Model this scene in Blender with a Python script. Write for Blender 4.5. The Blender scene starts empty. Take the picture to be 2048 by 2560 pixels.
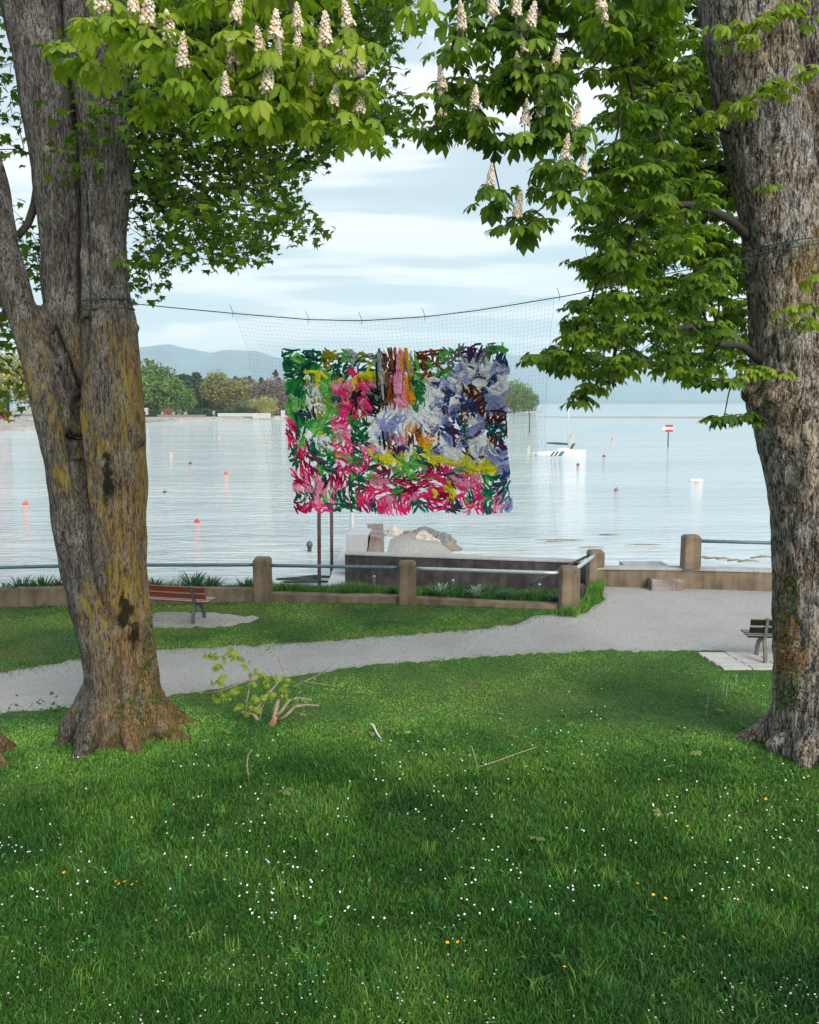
import bpy, bmesh, math, random
import numpy as np
from mathutils import Vector, Matrix, noise as mnoise

random.seed(7); RNG = np.random.default_rng(7)
SC = bpy.context.scene
COL = SC.collection
R = math.radians

# ------------------------------------------------------------------ camera
CAM_H, PITCH, F = 4.7, R(6.92), 2250.0
cam = bpy.data.cameras.new('camera'); cam_o = bpy.data.objects.new('camera', cam); COL.objects.link(cam_o)
cam_o.location = (0, 0, CAM_H); cam_o.rotation_euler = (R(90) - PITCH, 0, 0)
cam.sensor_fit = 'VERTICAL'; cam.sensor_height = 24.0; cam.lens = 24.0 * F / 2560
cam.clip_start = 0.05; cam.clip_end = 40000
SC.camera = cam_o

# ------------------------------------------------------------------ node helpers
def node(nt, typ, ins=None, **props):
    n = nt.nodes.new(typ)
    for k, v in props.items(): setattr(n, k, v)
    for k, v in (ins or {}).items():
        s = n.inputs[k]
        if isinstance(v, bpy.types.NodeSocket): nt.links.new(v, s)
        else: s.default_value = v
    return n
def col4(c): return (c[0], c[1], c[2], 1.0)
def ramp(nt, fac, stops, interp='LINEAR'):
    n = nt.nodes.new('ShaderNodeValToRGB'); nt.links.new(fac, n.inputs[0]); cr = n.color_ramp; cr.interpolation = interp
    while len(cr.elements) < len(stops): cr.elements.new(0.5)
    for e, (p, c) in zip(cr.elements, stops): e.position = p; e.color = col4(c if not isinstance(c, (int, float)) else (c, c, c))
    return n.outputs[0]
def mixc(nt, fac, a, b, blend='MIX'):
    n = nt.nodes.new('ShaderNodeMix'); n.data_type = 'RGBA'; n.blend_type = blend
    for s, v in ((n.inputs[0], fac), (n.inputs[6], a), (n.inputs[7], b)):
        if isinstance(v, bpy.types.NodeSocket): nt.links.new(v, s)
        else: s.default_value = v if isinstance(v, (int, float)) else col4(v)
    return n.outputs[2]
def mth(nt, op, a, b=0.0, c=None):
    n = nt.nodes.new('ShaderNodeMath'); n.operation = op
    for i, v in enumerate((a, b, c)):
        if v is None: continue
        if isinstance(v, bpy.types.NodeSocket): nt.links.new(v, n.inputs[i])
        else: n.inputs[i].default_value = v
    return n.outputs[0]
def noise_t(nt, vec, scale, detail=4.0, rough=0.55, dist=0.0):
    return node(nt, 'ShaderNodeTexNoise', {'Vector': vec, 'Scale': scale, 'Detail': detail, 'Roughness': rough, 'Distortion': dist}).outputs[0]
def mapping(nt, vec, scale=(1, 1, 1), loc=(0, 0, 0), rot=(0, 0, 0)):
    return node(nt, 'ShaderNodeMapping', {'Vector': vec, 'Scale': scale, 'Location': loc, 'Rotation': rot}).outputs[0]

# ------------------------------------------------------------------ world / sky
SUN_EL, SUN_AZ = R(30), R(150)           # azimuth from +Y towards +X: from behind the camera, to the right
W = bpy.data.worlds.new('World'); SC.world = W; W.use_nodes = True
nt = W.node_tree; nt.nodes.clear()
sky = node(nt, 'ShaderNodeTexSky'); sky.sky_type = 'NISHITA'; sky.sun_disc = False
sky.sun_elevation = SUN_EL; sky.sun_rotation = SUN_AZ % (2 * math.pi); sky.air_density = 1.3; sky.dust_density = 2.0
tc = node(nt, 'ShaderNodeTexCoord').outputs['Generated']
sx = node(nt, 'ShaderNodeSeparateXYZ', {0: tc})
zz = mth(nt, 'ADD', mth(nt, 'MAXIMUM', sx.outputs[2], 0.0), 0.10)
cx = mth(nt, 'DIVIDE', sx.outputs[0], zz); cy = mth(nt, 'DIVIDE', sx.outputs[1], zz)
cv = node(nt, 'ShaderNodeCombineXYZ', {0: cx, 1: cy, 2: 0.0}).outputs[0]
n1 = noise_t(nt, mapping(nt, cv, (0.42, 1.25, 1), (3.1, 1.7, 0), (0, 0, R(6))), 1.0, 7.0, 0.5, 0.5)
n2 = noise_t(nt, mapping(nt, cv, (0.9, 2.2, 1), (7.4, 0.3, 0), (0, 0, R(-6))), 1.0, 5.0, 0.5, 0.4)
nn = mth(nt, 'ADD', mth(nt, 'MULTIPLY', n1, 0.72), mth(nt, 'MULTIPLY', n2, 0.28))
cloud = ramp(nt, nn, [(0.45, (2.45, 2.98, 3.30)), (0.50, (2.85, 3.32, 3.62)), (0.53, (4.0, 4.1, 4.32)), (0.565, (4.6, 4.55, 4.72))])
# low pale blue veil near the horizon
hor = ramp(nt, sx.outputs[2], [(0.0, 1.0), (0.10, 0.55), (0.24, 0.0)])
cloud = mixc(nt, mth(nt, 'MULTIPLY', hor, 0.48), cloud, (2.52, 3.10, 3.42))
# the small bright cloud standing over the ridge
dx = mth(nt, 'MULTIPLY', mth(nt, 'SUBTRACT', mth(nt, 'DIVIDE', sx.outputs[0], mth(nt, 'MAXIMUM', sx.outputs[1], 0.05)), -0.2485), 38.0)
dz = mth(nt, 'MULTIPLY', mth(nt, 'SUBTRACT', mth(nt, 'DIVIDE', sx.outputs[2], mth(nt, 'MAXIMUM', sx.outputs[1], 0.05)), 0.0760), 90.0)
dd = mth(nt, 'ADD', mth(nt, 'POWER', mth(nt, 'ABSOLUTE', dx), 3.0), mth(nt, 'MULTIPLY', dz, dz))
dn = noise_t(nt, tc, 60.0, 4.0)
puff = ramp(nt, mth(nt, 'ADD', dd, mth(nt, 'MULTIPLY', mth(nt, 'SUBTRACT', dn, 0.5), 2.6)), [(0.35, 1.0), (1.0, 0.0)])
puff = mth(nt, 'MULTIPLY', puff, mth(nt, 'GREATER_THAN', sx.outputs[1], 0.1))
cloud = mixc(nt, mth(nt, 'MULTIPLY', puff, 0.85), cloud, (4.6, 4.55, 4.7))
skymix = mixc(nt, 0.9, sky.outputs[0], cloud)
bg = node(nt, 'ShaderNodeBackground', {'Color': skymix, 'Strength': 0.10})
nt.links.new(bg.outputs[0], node(nt, 'ShaderNodeOutputWorld').inputs[0])

sun = bpy.data.lights.new('sun', 'SUN'); sun.energy = 1.5; sun.angle = R(30); sun.color = (1.0, 0.93, 0.82)
sun_o = bpy.data.objects.new('sun', sun); COL.objects.link(sun_o)
sd = Vector((math.sin(SUN_AZ) * math.cos(SUN_EL), math.cos(SUN_AZ) * math.cos(SUN_EL), math.sin(SUN_EL)))
sun_o.rotation_euler = sd.to_track_quat('Z', 'Y').to_euler(); sun_o.location = (15, -25, 30)

vs = SC.view_settings; vs.view_transform = 'Standard'; vs.look = 'None'; vs.exposure = 1.27; vs.gamma = 1.0; vs.use_curve_mapping = False
SC.cycles.max_bounces = 6; SC.cycles.diffuse_bounces = 3; SC.cycles.transparent_max_bounces = 8; SC.cycles.volume_bounces = 1
SC.cycles.sample_clamp_indirect = 4.0

# ------------------------------------------------------------------ geometry helpers
SP, CP = math.sin(PITCH), math.cos(PITCH)
def ray(px, py):
    u, v = (px - 1024) / F, (1280 - py) / F
    return Vector((u, CP + v * SP, -SP + v * CP))
def at(px, py, Y):
    d = ray(px, py); t = Y / d.y
    return Vector((d.x * t, Y, CAM_H + d.z * t))
def gnd(px, py, z=0.0):
    d = ray(px, py); t = (z - CAM_H) / d.z
    return Vector((d.x * t, d.y * t, z))
def proj(P):
    P = np.asarray(P); x, y, z = P[..., 0], P[..., 1], P[..., 2] - CAM_H
    f = y * CP - z * SP; v = y * SP + z * CP
    return 1024 + F * x / f, 1280 - F * v / f, f
def wloc(o):
    v = Vector((0, 0, 0))
    while o is not None: v += o.location; o = o.parent
    return v

def link(name, me, parent=None, loc=(0, 0, 0)):
    o = bpy.data.objects.new(name, me); COL.objects.link(o); o.location = loc
    if parent is not None: o.parent = parent
    return o
def tag(o, label=None, cat=None, group=None, kind=None):
    for k, v in (('label', label), ('category', cat), ('group', group), ('kind', kind)):
        if v: o[k] = v
    return o
def empty(name, loc, label, cat, group=None):
    e = link(name, None, None, loc); e.empty_display_size = 0.2
    return tag(e, label, cat, group)
def tri_mesh(name, V, T, mat, smooth=True, attrs=None):
    V = np.ascontiguousarray(V, dtype=np.float32).reshape(-1, 3); T = np.ascontiguousarray(T, dtype=np.int32).reshape(-1, 3)
    me = bpy.data.meshes.new(name)
    me.vertices.add(len(V)); me.vertices.foreach_set('co', V.ravel())
    me.loops.add(T.size); me.loops.foreach_set('vertex_index', T.ravel())
    me.polygons.add(len(T)); me.polygons.foreach_set('loop_start', np.arange(0, T.size, 3, dtype=np.int32))
    me.polygons.foreach_set('loop_total', np.full(len(T), 3, dtype=np.int32))
    me.update(calc_edges=True)
    if smooth: me.polygons.foreach_set('use_smooth', np.ones(len(T), dtype=bool))
    for k, a in (attrs or {}).items():
        a = np.asarray(a, dtype=np.float32)
        if a.ndim == 1:
            me.attributes.new(k, 'FLOAT', 'POINT').data.foreach_set('value', a)
        else:
            if a.shape[1] == 3: a = np.hstack([a, np.ones((len(a), 1), np.float32)])
            me.attributes.new(k, 'FLOAT_COLOR', 'POINT').data.foreach_set('color', a.ravel())
    me.materials.append(mat)
    return me

class MB:
    """collects vertices and faces of one part"""
    def __init__(s): s.v = []; s.f = []
    def add(s, vs_, fs): 
        b = len(s.v); s.v += [tuple(v) for v in vs_]; s.f += [tuple(i + b for i in f) for f in fs]; return s
    def box(s, c, d, rz=0.0, bev=0.0):
        hx, hy, hz = d[0] / 2, d[1] / 2, d[2] / 2; M = Matrix.Rotation(rz, 3, 'Z'); c = Vector(c)
        if bev <= 0:
            P = [Vector((x * hx, y * hy, z * hz)) for z in (-1, 1) for x, y in ((-1, -1), (1, -1), (1, 1), (-1, 1))]
            return s.add([M @ p + c for p in P], [(3, 2, 1, 0), (4, 5, 6, 7), (0, 1, 5, 4), (1, 2, 6, 5), (2, 3, 7, 6), (3, 0, 4, 7)])
        b = bev; rings = []
        for z, i in ((-hz, b), (-hz + b, 0), (hz - b, 0), (hz, b)):
            x, y = hx - i, hy - i; k = b if i == 0 else b * 0.5
            rings.append([Vector(q + (z,)) for q in ((-x + k, -y), (x - k, -y), (x, -y + k), (x, y - k), (x - k, y), (-x + k, y), (-x, y - k), (-x, -y + k))])
        return s.loft([[M @ p + c for p in r] for r in rings])
    def loft(s, rings, caps=True):
        n = len(rings[0]); vs_ = [v for r in rings for v in r]; fs = []
        for k in range(len(rings) - 1):
            for i in range(n):
                j = (i + 1) % n; fs.append((k * n + i, k * n + j, (k + 1) * n + j, (k + 1) * n + i))
        if caps: fs.append(tuple(range(n - 1, -1, -1))); fs.append(tuple((len(rings) - 1) * n + i for i in range(n)))
        return s.add(vs_, fs)
    def tube(s, pts, rad, n=8, caps=True):
        pts = [Vector(p) for p in pts]; rad = rad if hasattr(rad, '__len__') else [rad] * len(pts); rings = []; up = None
        for i, p in enumerate(pts):
            d = (pts[min(i + 1, len(pts) - 1)] - pts[max(i - 1, 0)]).normalized()
            if up is None: up = Vector((0, 0, 1)) if abs(d.z) < 0.9 else Vector((1, 0, 0))
            a = d.cross(up).normalized(); up = a.cross(d).normalized()
            rings.append([p + (a * math.cos(t) + up * math.sin(t)) * rad[i] for t in (2 * math.pi * k / n for k in range(n))])
        return s.loft(rings, caps)
    def lathe(s, c, prof, n=14):
        c = Vector(c)
        return s.loft([[c + Vector((r * math.cos(2 * math.pi * k / n), r * math.sin(2 * math.pi * k / n), z)) for k in range(n)] for r, z in prof])
    def build(s, name, mat, parent=None, smooth=False, local=False):
        V = s.v
        if parent is not None and not local:
            w = wloc(parent); V = [(v[0] - w.x, v[1] - w.y, v[2] - w.z) for v in V]
        me = bpy.data.meshes.new(name); me.from_pydata(V, [], s.f); me.update()
        if smooth: me.polygons.foreach_set('use_smooth', np.ones(len(me.polygons), dtype=bool))
        me.materials.append(mat)
        return link(name, me, parent)

def vnoise(x, y, seed=0, freq=1.0):
    """smooth 2-d value noise in 0..1"""
    g = np.random.default_rng(seed).random((256, 256)); x = np.asarray(x) * freq + 1000; y = np.asarray(y) * freq + 1000
    xi = np.floor(x).astype(int); yi = np.floor(y).astype(int); fx = x - xi; fy = y - yi; fx = fx * fx * (3 - 2 * fx); fy = fy * fy * (3 - 2 * fy)
    a, b = xi & 255, yi & 255; a1, b1 = (xi + 1) & 255, (yi + 1) & 255
    return (g[a, b] * (1 - fx) + g[a1, b] * fx) * (1 - fy) + (g[a, b1] * (1 - fx) + g[a1, b1] * fx) * fy
def in_poly(px, py, poly):
    px = np.asarray(px); py = np.asarray(py); r = np.zeros(px.shape, bool); n = len(poly)
    for i in range(n):
        (x1, y1), (x2, y2) = poly[i], poly[(i + 1) % n]
        if y1 == y2: continue
        c = ((y1 > py) != (y2 > py)) & (px < (x2 - x1) * (py - y1) / (y2 - y1) + x1); r ^= c
    return r

# ------------------------------------------------------------------ materials
def base_mat(name):
    m = bpy.data.materials.new(name); m.use_nodes = True; nt = m.node_tree
    return m, nt, nt.nodes['Principled BSDF']
def simple(name, c, rough=0.6, var=0.18, scale=8.0, bump=0.0, bscale=40.0, metal=0.0, spec=0.5):
    m, nt, b = base_mat(name); co = node(nt, 'ShaderNodeTexCoord').outputs['Object']
    n = noise_t(nt, co, scale, 5.0)
    d = tuple(x * (1 - var) for x in c); l = tuple(min(1, x * (1 + var)) for x in c)
    nt.links.new(ramp(nt, n, [(0.3, d), (0.7, l)]), b.inputs['Base Color'])
    b.inputs['Roughness'].default_value = rough; b.inputs['Metallic'].default_value = metal; b.inputs['Specular IOR Level'].default_value = spec
    if bump > 0:
        bn = node(nt, 'ShaderNodeBump', {'Height': noise_t(nt, co, bscale, 4.0), 'Strength': 0.7, 'Distance': bump})
        nt.links.new(bn.outputs[0], b.inputs['Normal'])
    return m
def leaf_mat(name, stops, trans=0.42, rough=0.5, gloss=0.25):
    m, nt, b = base_mat(name); out = nt.nodes['Material Output']
    t = node(nt, 'ShaderNodeAttribute', attribute_name='tint').outputs['Fac']
    c = ramp(nt, t, stops)
    co = node(nt, 'ShaderNodeTexCoord').outputs['Object']
    c = mixc(nt, mth(nt, 'MULTIPLY', noise_t(nt, co, 30.0, 2.0), 0.35), c, (0.05, 0.09, 0.02))
    nt.links.new(c, b.inputs['Base Color']); b.inputs['Roughness'].default_value = rough; b.inputs['Specular IOR Level'].default_value = gloss
    tr = node(nt, 'ShaderNodeBsdfTranslucent', {'Color': mixc(nt, 1.0, c, (1.35, 1.45, 0.55), 'MULTIPLY')})
    mx = node(nt, 'ShaderNodeMixShader', {0: trans, 1: b.outputs[0], 2: tr.outputs[0]})
    nt.links.new(mx.outputs[0], out.inputs['Surface'])
    return m
def attr_mat(name, trans=0.0, rough=0.8, gloss=0.2):
    m, nt, b = base_mat(name); out = nt.nodes['Material Output']
    c = node(nt, 'ShaderNodeAttribute', attribute_name='Col').outputs['Color']
    nt.links.new(c, b.inputs['Base Color']); b.inputs['Roughness'].default_value = rough; b.inputs['Specular IOR Level'].default_value = gloss
    if trans > 0:
        tr = node(nt, 'ShaderNodeBsdfTranslucent', {'Color': c})
        nt.links.new(node(nt, 'ShaderNodeMixShader', {0: trans, 1: b.outputs[0], 2: tr.outputs[0]}).outputs[0], out.inputs['Surface'])
    return m

def bark_lime(stains):
    m, nt, b = base_mat('smooth_grey_brown_bark'); co = node(nt, 'ShaderNodeTexCoord').outputs['Object']
    fis = noise_t(nt, mapping(nt, co, (46, 46, 6.5)), 1.0, 9.0, 0.70, 1.1)
    fine = noise_t(nt, mapping(nt, co, (95, 95, 22)), 1.0, 6.0, 0.65, 0.5)
    fis = mth(nt, 'ADD', mth(nt, 'MULTIPLY', fis, 0.72), mth(nt, 'MULTIPLY', fine, 0.28))
    big = noise_t(nt, co, 1.7, 4.0)
    sep = node(nt, 'ShaderNodeSeparateXYZ', {0: co})
    grey = ramp(nt, fis, [(0.41, (0.014, 0.012, 0.010)), (0.49, (0.072, 0.062, 0.056)), (0.58, (0.22, 0.205, 0.19))])
    brown = ramp(nt, fis, [(0.41, (0.026, 0.014, 0.007)), (0.49, (0.15, 0.09, 0.047)), (0.58, (0.36, 0.24, 0.14))])
    # right and lower side browner, left stem greyer: sunlight and canopy shade painted in
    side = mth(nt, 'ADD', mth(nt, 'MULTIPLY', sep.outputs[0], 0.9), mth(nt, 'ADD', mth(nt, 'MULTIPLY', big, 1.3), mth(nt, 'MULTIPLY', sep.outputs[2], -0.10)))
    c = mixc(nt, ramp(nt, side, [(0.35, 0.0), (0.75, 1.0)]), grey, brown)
    # pale crustose lichen
    pl = mth(nt, 'MULTIPLY', ramp(nt, noise_t(nt, mapping(nt, co, (1, 1, 0.55)), 4.5, 4.0), [(0.5, 0.0), (0.6, 1.0)]),
             ramp(nt, noise_t(nt, mapping(nt, co, (34, 34, 12)), 1.0, 4.0, 0.6, 1.5), [(0.48, 0.0), (0.56, 1.0)]))
    c = mixc(nt, mth(nt, 'MULTIPLY', pl, 0.75), c, (0.30, 0.31, 0.29))
    # yellow lichen
    yl = mth(nt, 'MULTIPLY', ramp(nt, noise_t(nt, mapping(nt, co, (1.5, 1.5, 0.6), (5.3, 2.1, 0.7)), 1.0, 3.0), [(0.40, 0.0), (0.53, 1.0)]),
             ramp(nt, noise_t(nt, mapping(nt, co, (22, 22, 5), (1, 2, 3)), 1.0, 5.0, 0.65), [(0.45, 0.0), (0.58, 1.0)]))
    yl = mth(nt, 'MULTIPLY', yl, ramp(nt, mth(nt, 'MULTIPLY', sep.outputs[2], 0.1), [(0.1, 0.3), (0.2, 1.0), (0.5, 0.9), (0.6, 0.0)]))
    c = mixc(nt, mth(nt, 'MULTIPLY', yl, 0.85), c, (0.36, 0.25, 0.022))
    # moss at the foot
    ms = mth(nt, 'MULTIPLY', ramp(nt, sep.outputs[2], [(0.1, 1.0), (0.85, 0.0)]), ramp(nt, noise_t(nt, co, 5.0, 4.0), [(0.46, 0.0), (0.6, 1.0)]))
    c = mixc(nt, mth(nt, 'MULTIPLY', ms, 0.8), c, (0.07, 0.065, 0.012))
    # black wet moss streaks
    sn = noise_t(nt, mapping(nt, co, (9, 9, 6)), 1.0, 5.0, 0.65)
    for (p, s) in stains:
        d = node(nt, 'ShaderNodeVectorMath', {0: co, 1: p}, operation='SUBTRACT')
        d = node(nt, 'ShaderNodeVectorMath', {0: d.outputs[0], 1: (1 / s[0], 1 / s[1], 1 / s[2])}, operation='MULTIPLY')
        d = node(nt, 'ShaderNodeVectorMath', {0: d.outputs[0]}, operation='LENGTH').outputs['Value']
        k = ramp(nt, mth(nt, 'ADD', d, mth(nt, 'MULTIPLY', mth(nt, 'SUBTRACT', sn, 0.5), 2.6)), [(0.60, 1.0), (1.02, 0.0)])
        c = mixc(nt, mth(nt, 'MULTIPLY', k, 0.94), c, (0.012, 0.011, 0.004))
    nt.links.new(c, b.inputs['Base Color']); b.inputs['Roughness'].default_value = 0.85; b.inputs['Specular IOR Level'].default_value = 0.2
    h = mth(nt, 'ADD', fis, mth(nt, 'MULTIPLY', fine, 0.35))
    nt.links.new(node(nt, 'ShaderNodeBump', {'Height': h, 'Strength': 1.0, 'Distance': 0.05}).outputs[0], b.inputs['Normal'])
    return m
def bark_flaky():
    m, nt, b = base_mat('flaky_chestnut_bark'); co = node(nt, 'ShaderNodeTexCoord').outputs['Object']
    wob = node(nt, 'ShaderNodeTexNoise', {'Vector': co, 'Scale': 3.2, 'Detail': 6.0, 'Roughness': 0.65}).outputs['Color']
    cw = node(nt, 'ShaderNodeVectorMath', {0: co, 1: mixc(nt, 0.42, (0, 0, 0), wob)}, operation='ADD').outputs[0]
    vm = mapping(nt, cw, (13, 13, 4.2))
    vo = node(nt, 'ShaderNodeTexVoronoi', {'Vector': vm, 'Scale': 1.0, 'Randomness': 1.0}, feature='DISTANCE_TO_EDGE').outputs['Distance']
    vc = node(nt, 'ShaderNodeTexVoronoi', {'Vector': vm, 'Scale': 1.0, 'Randomness': 1.0}).outputs['Color']
    vr = node(nt, 'ShaderNodeSeparateColor', {0: vc}).outputs[0]
    fis = noise_t(nt, mapping(nt, co, (24, 24, 4.5)), 1.0, 7.0, 0.65, 1.2)
    fi = noise_t(nt, mapping(nt, co, (50, 50, 26)), 1.0, 6.0, 0.65, 0.6)
    big = noise_t(nt, co, 1.3, 4.0)
    mixf = mth(nt, 'ADD', mth(nt, 'MULTIPLY', fis, 0.62), mth(nt, 'ADD', mth(nt, 'MULTIPLY', fi, 0.30), mth(nt, 'MULTIPLY', vr, 0.10)))
    c = ramp(nt, mixf, [(0.42, (0.018, 0.015, 0.013)), (0.495, (0.165, 0.148, 0.132)), (0.58, (0.42, 0.405, 0.38))])
    c = mixc(nt, ramp(nt, big, [(0.42, 0.0), (0.62, 0.6)]), c, mixc(nt, 1.0, c, (1.2, 0.93, 0.68), 'MULTIPLY'))
    c = mixc(nt, mth(nt, 'MULTIPLY', ramp(nt, noise_t(nt, mapping(nt, co, (9, 9, 5)), 1.0, 5.0, 0.6, 1.5), [(0.60, 0.0), (0.66, 1.0)]), 0.6), c, (0.27, 0.29, 0.265))
    yl = mth(nt, 'MULTIPLY', ramp(nt, noise_t(nt, mapping(nt, co, (1.3, 1.3, 0.5), (2, 7, 1)), 1.0, 3.0), [(0.58, 0.0), (0.68, 1.0)]), ramp(nt, fi, [(0.45, 0.0), (0.58, 1.0)]))
    c = mixc(nt, mth(nt, 'MULTIPLY', yl, 0.8), c, (0.28, 0.18, 0.015))
    gap = mth(nt, 'MULTIPLY', ramp(nt, mth(nt, 'ADD', vo, mth(nt, 'MULTIPLY', mth(nt, 'SUBTRACT', fi, 0.5), 0.22)), [(0.0, 1.0), (0.05, 0.0)]), ramp(nt, noise_t(nt, co, 7.0, 3.0), [(0.40, 0.1), (0.6, 0.85)]))
    c = mixc(nt, gap, c, (0.020, 0.015, 0.012))
    nt.links.new(c, b.inputs['Base Color']); b.inputs['Roughness'].default_value = 0.85; b.inputs['Specular IOR Level'].default_value = 0.2
    pl = ramp(nt, vo, [(0.0, 0.0), (0.10, 0.7), (0.4, 1.0)])
    h = mth(nt, 'ADD', mth(nt, 'MULTIPLY', pl, 0.5), mth(nt, 'ADD', mth(nt, 'MULTIPLY', vr, 0.25), mth(nt, 'ADD', mth(nt, 'MULTIPLY', fis, 0.9), mth(nt, 'MULTIPLY', fi, 0.3))))
    nt.links.new(node(nt, 'ShaderNodeBump', {'Height': h, 'Strength': 1.0, 'Distance': 0.04}).outputs[0], b.inputs['Normal'])
    return m
def concrete(name, c, dark, stain=0.5, spec=0.3, bump=0.006):
    m, nt, b = base_mat(name); co = node(nt, 'ShaderNodeTexCoord').outputs['Object']
    n = noise_t(nt, co, 2.3, 6.0, 0.6); st = noise_t(nt, mapping(nt, co, (6, 6, 0.9)), 1.0, 5.0, 0.6); sp = noise_t(nt, co, 55.0, 3.0)
    k = mixc(nt, ramp(nt, n, [(0.35, 0.0), (0.68, stain)]), c, dark)
    k = mixc(nt, mth(nt, 'MULTIPLY', ramp(nt, st, [(0.48, 0.0), (0.66, 1.0)]), 0.55 * stain + 0.15), k, dark)
    k = mixc(nt, ramp(nt, sp, [(0.60, 0.0), (0.72, 0.35)]), k, tuple(min(1, x * 1.7) for x in c))
    nt.links.new(k, b.inputs['Base Color']); b.inputs['Roughness'].default_value = 0.88; b.inputs['Specular IOR Level'].default_value = spec
    h = mth(nt, 'ADD', mth(nt, 'MULTIPLY', sp, 0.5), n)
    nt.links.new(node(nt, 'ShaderNodeBump', {'Height': h, 'Strength': 0.8, 'Distance': bump}).outputs[0], b.inputs['Normal'])
    return m
def ground_mat(name, lo, hi, scale=60.0, bump=0.012, patch=None):
    m, nt, b = base_mat(name); co = node(nt, 'ShaderNodeTexCoord').outputs['Object']
    g = noise_t(nt, co, scale, 4.0, 0.7); big = noise_t(nt, co, 0.8, 5.0)
    vo = node(nt, 'ShaderNodeTexVoronoi', {'Vector': co, 'Scale': scale * 0.9})
    vr = node(nt, 'ShaderNodeSeparateColor', {0: vo.outputs['Color']}).outputs[0]
    c = ramp(nt, mth(nt, 'ADD', mth(nt, 'MULTIPLY', g, 0.55), mth(nt, 'MULTIPLY', vr, 0.45)), [(0.22, lo), (0.75, hi)])
    if patch: c = mixc(nt, ramp(nt, mth(nt, 'ADD', mth(nt, 'MULTIPLY', big, 0.8), mth(nt, 'MULTIPLY', g, 0.2)), [(0.48, 0.0), (0.66, 0.6)]), c, patch)
    nt.links.new(c, b.inputs['Base Color']); b.inputs['Roughness'].default_value = 0.95; b.inputs['Specular IOR Level'].default_value = 0.15
    nt.links.new(node(nt, 'ShaderNodeBump', {'Height': mth(nt, 'ADD', vo.outputs['Distance'], g), 'Strength': 0.7, 'Distance': bump}).outputs[0], b.inputs['Normal'])
    return m
def water_mat():
    m, nt, b = base_mat('lake_water'); co = node(nt, 'ShaderNodeTexCoord').outputs['Object']
    a1 = noise_t(nt, mapping(nt, co, (0.55, 1.9, 1), (0, 0, 0), (0, 0, R(-9))), 1.0, 5.0, 0.6, 0.5)
    a2 = noise_t(nt, mapping(nt, co, (0.10, 0.42, 1), (3, 1, 0), (0, 0, R(6))), 1.0, 4.0, 0.55, 0.4)
    calm = ramp(nt, noise_t(nt, mapping(nt, co, (0.016, 0.05, 1), (1.7, 0.4, 0)), 1.0, 3.0), [(0.36, 0.5), (0.62, 1.0)])
    sep = node(nt, 'ShaderNodeSeparateXYZ', {0: co})
    lee = ramp(nt, mth(nt, 'MULTIPLY_ADD', sep.outputs[0], 0.012, 0.5), [(0.25, 1.0), (0.72, 0.45)])
    h = mth(nt, 'MULTIPLY', mth(nt, 'ADD', mth(nt, 'MULTIPLY', a1, 0.8), a2), mth(nt, 'MULTIPLY', calm, lee))
    shal = noise_t(nt, mapping(nt, co, (0.03, 0.11, 1), (5, 0.6, 0)), 1.0, 4.0)
    c = mixc(nt, ramp(nt, shal, [(0.42, 0.0), (0.62, 1.0)]), (0.49, 0.57, 0.60), (0.58, 0.65, 0.67))
    nt.links.new(c, b.inputs['Base Color']); b.inputs['Roughness'].default_value = 0.07; b.inputs['IOR'].default_value = 1.33
    nt.links.new(node(nt, 'ShaderNodeBump', {'Height': h, 'Strength': 1.0, 'Distance': 0.75}).outputs[0], b.inputs['Normal'])
    return m

M = {}
M['gravel'] = ground_mat('gravel_path', (0.27, 0.268, 0.265), (0.45, 0.445, 0.435), 60.0, 0.010, (0.30, 0.285, 0.265))
M['pad'] = ground_mat('worn_pale_grit', (0.24, 0.23, 0.21), (0.45, 0.44, 0.42), 40.0, 0.012, (0.26, 0.235, 0.19))
M['soil'] = ground_mat('lawn_soil', (0.032, 0.078, 0.017), (0.085, 0.155, 0.034), 30.0, 0.02, (0.10, 0.12, 0.045))
M['bank'] = ground_mat('lake_bank', (0.12, 0.12, 0.09), (0.30, 0.29, 0.25), 14.0, 0.03)
M['beach'] = ground_mat('far_beach_sand', (0.30, 0.27, 0.24), (0.50, 0.46, 0.42), 0.6, 0.05, (0.22, 0.20, 0.19))
M['water'] = water_mat()
M['wall'] = concrete('weathered_brown_concrete', (0.25, 0.19, 0.135), (0.075, 0.062, 0.045), 0.75)
M['wallgrey'] = concrete('grey_concrete', (0.40, 0.41, 0.41), (0.22, 0.22, 0.21), 0.5)
M['dark'] = concrete('black_stained_concrete', (0.085, 0.080, 0.080), (0.022, 0.021, 0.022), 0.9)
M['pale'] = concrete('pale_concrete', (0.50, 0.52, 0.53), (0.36, 0.37, 0.37), 0.35)
M['rust'] = concrete('rust_stained_concrete', (0.30, 0.27, 0.26), (0.12, 0.07, 0.06), 0.8)
M['pipe'] = simple('blue_grey_painted_pipe', (0.12, 0.20, 0.235), 0.38, 0.25, 12.0, metal=0.3)
M['pipe_bare'] = simple('galvanised_pipe', (0.50, 0.55, 0.58), 0.35, 0.15, 12.0, metal=0.6)
M['pipe_dark'] = simple('dark_metal', (0.035, 0.04, 0.045), 0.5, 0.2)
M['rust_pole'] = simple('rusty_pole', (0.10, 0.05, 0.04), 0.7, 0.5, 5.0)
M['pole_white'] = simple('whitened_pole', (0.55, 0.55, 0.55), 0.6)
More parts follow.
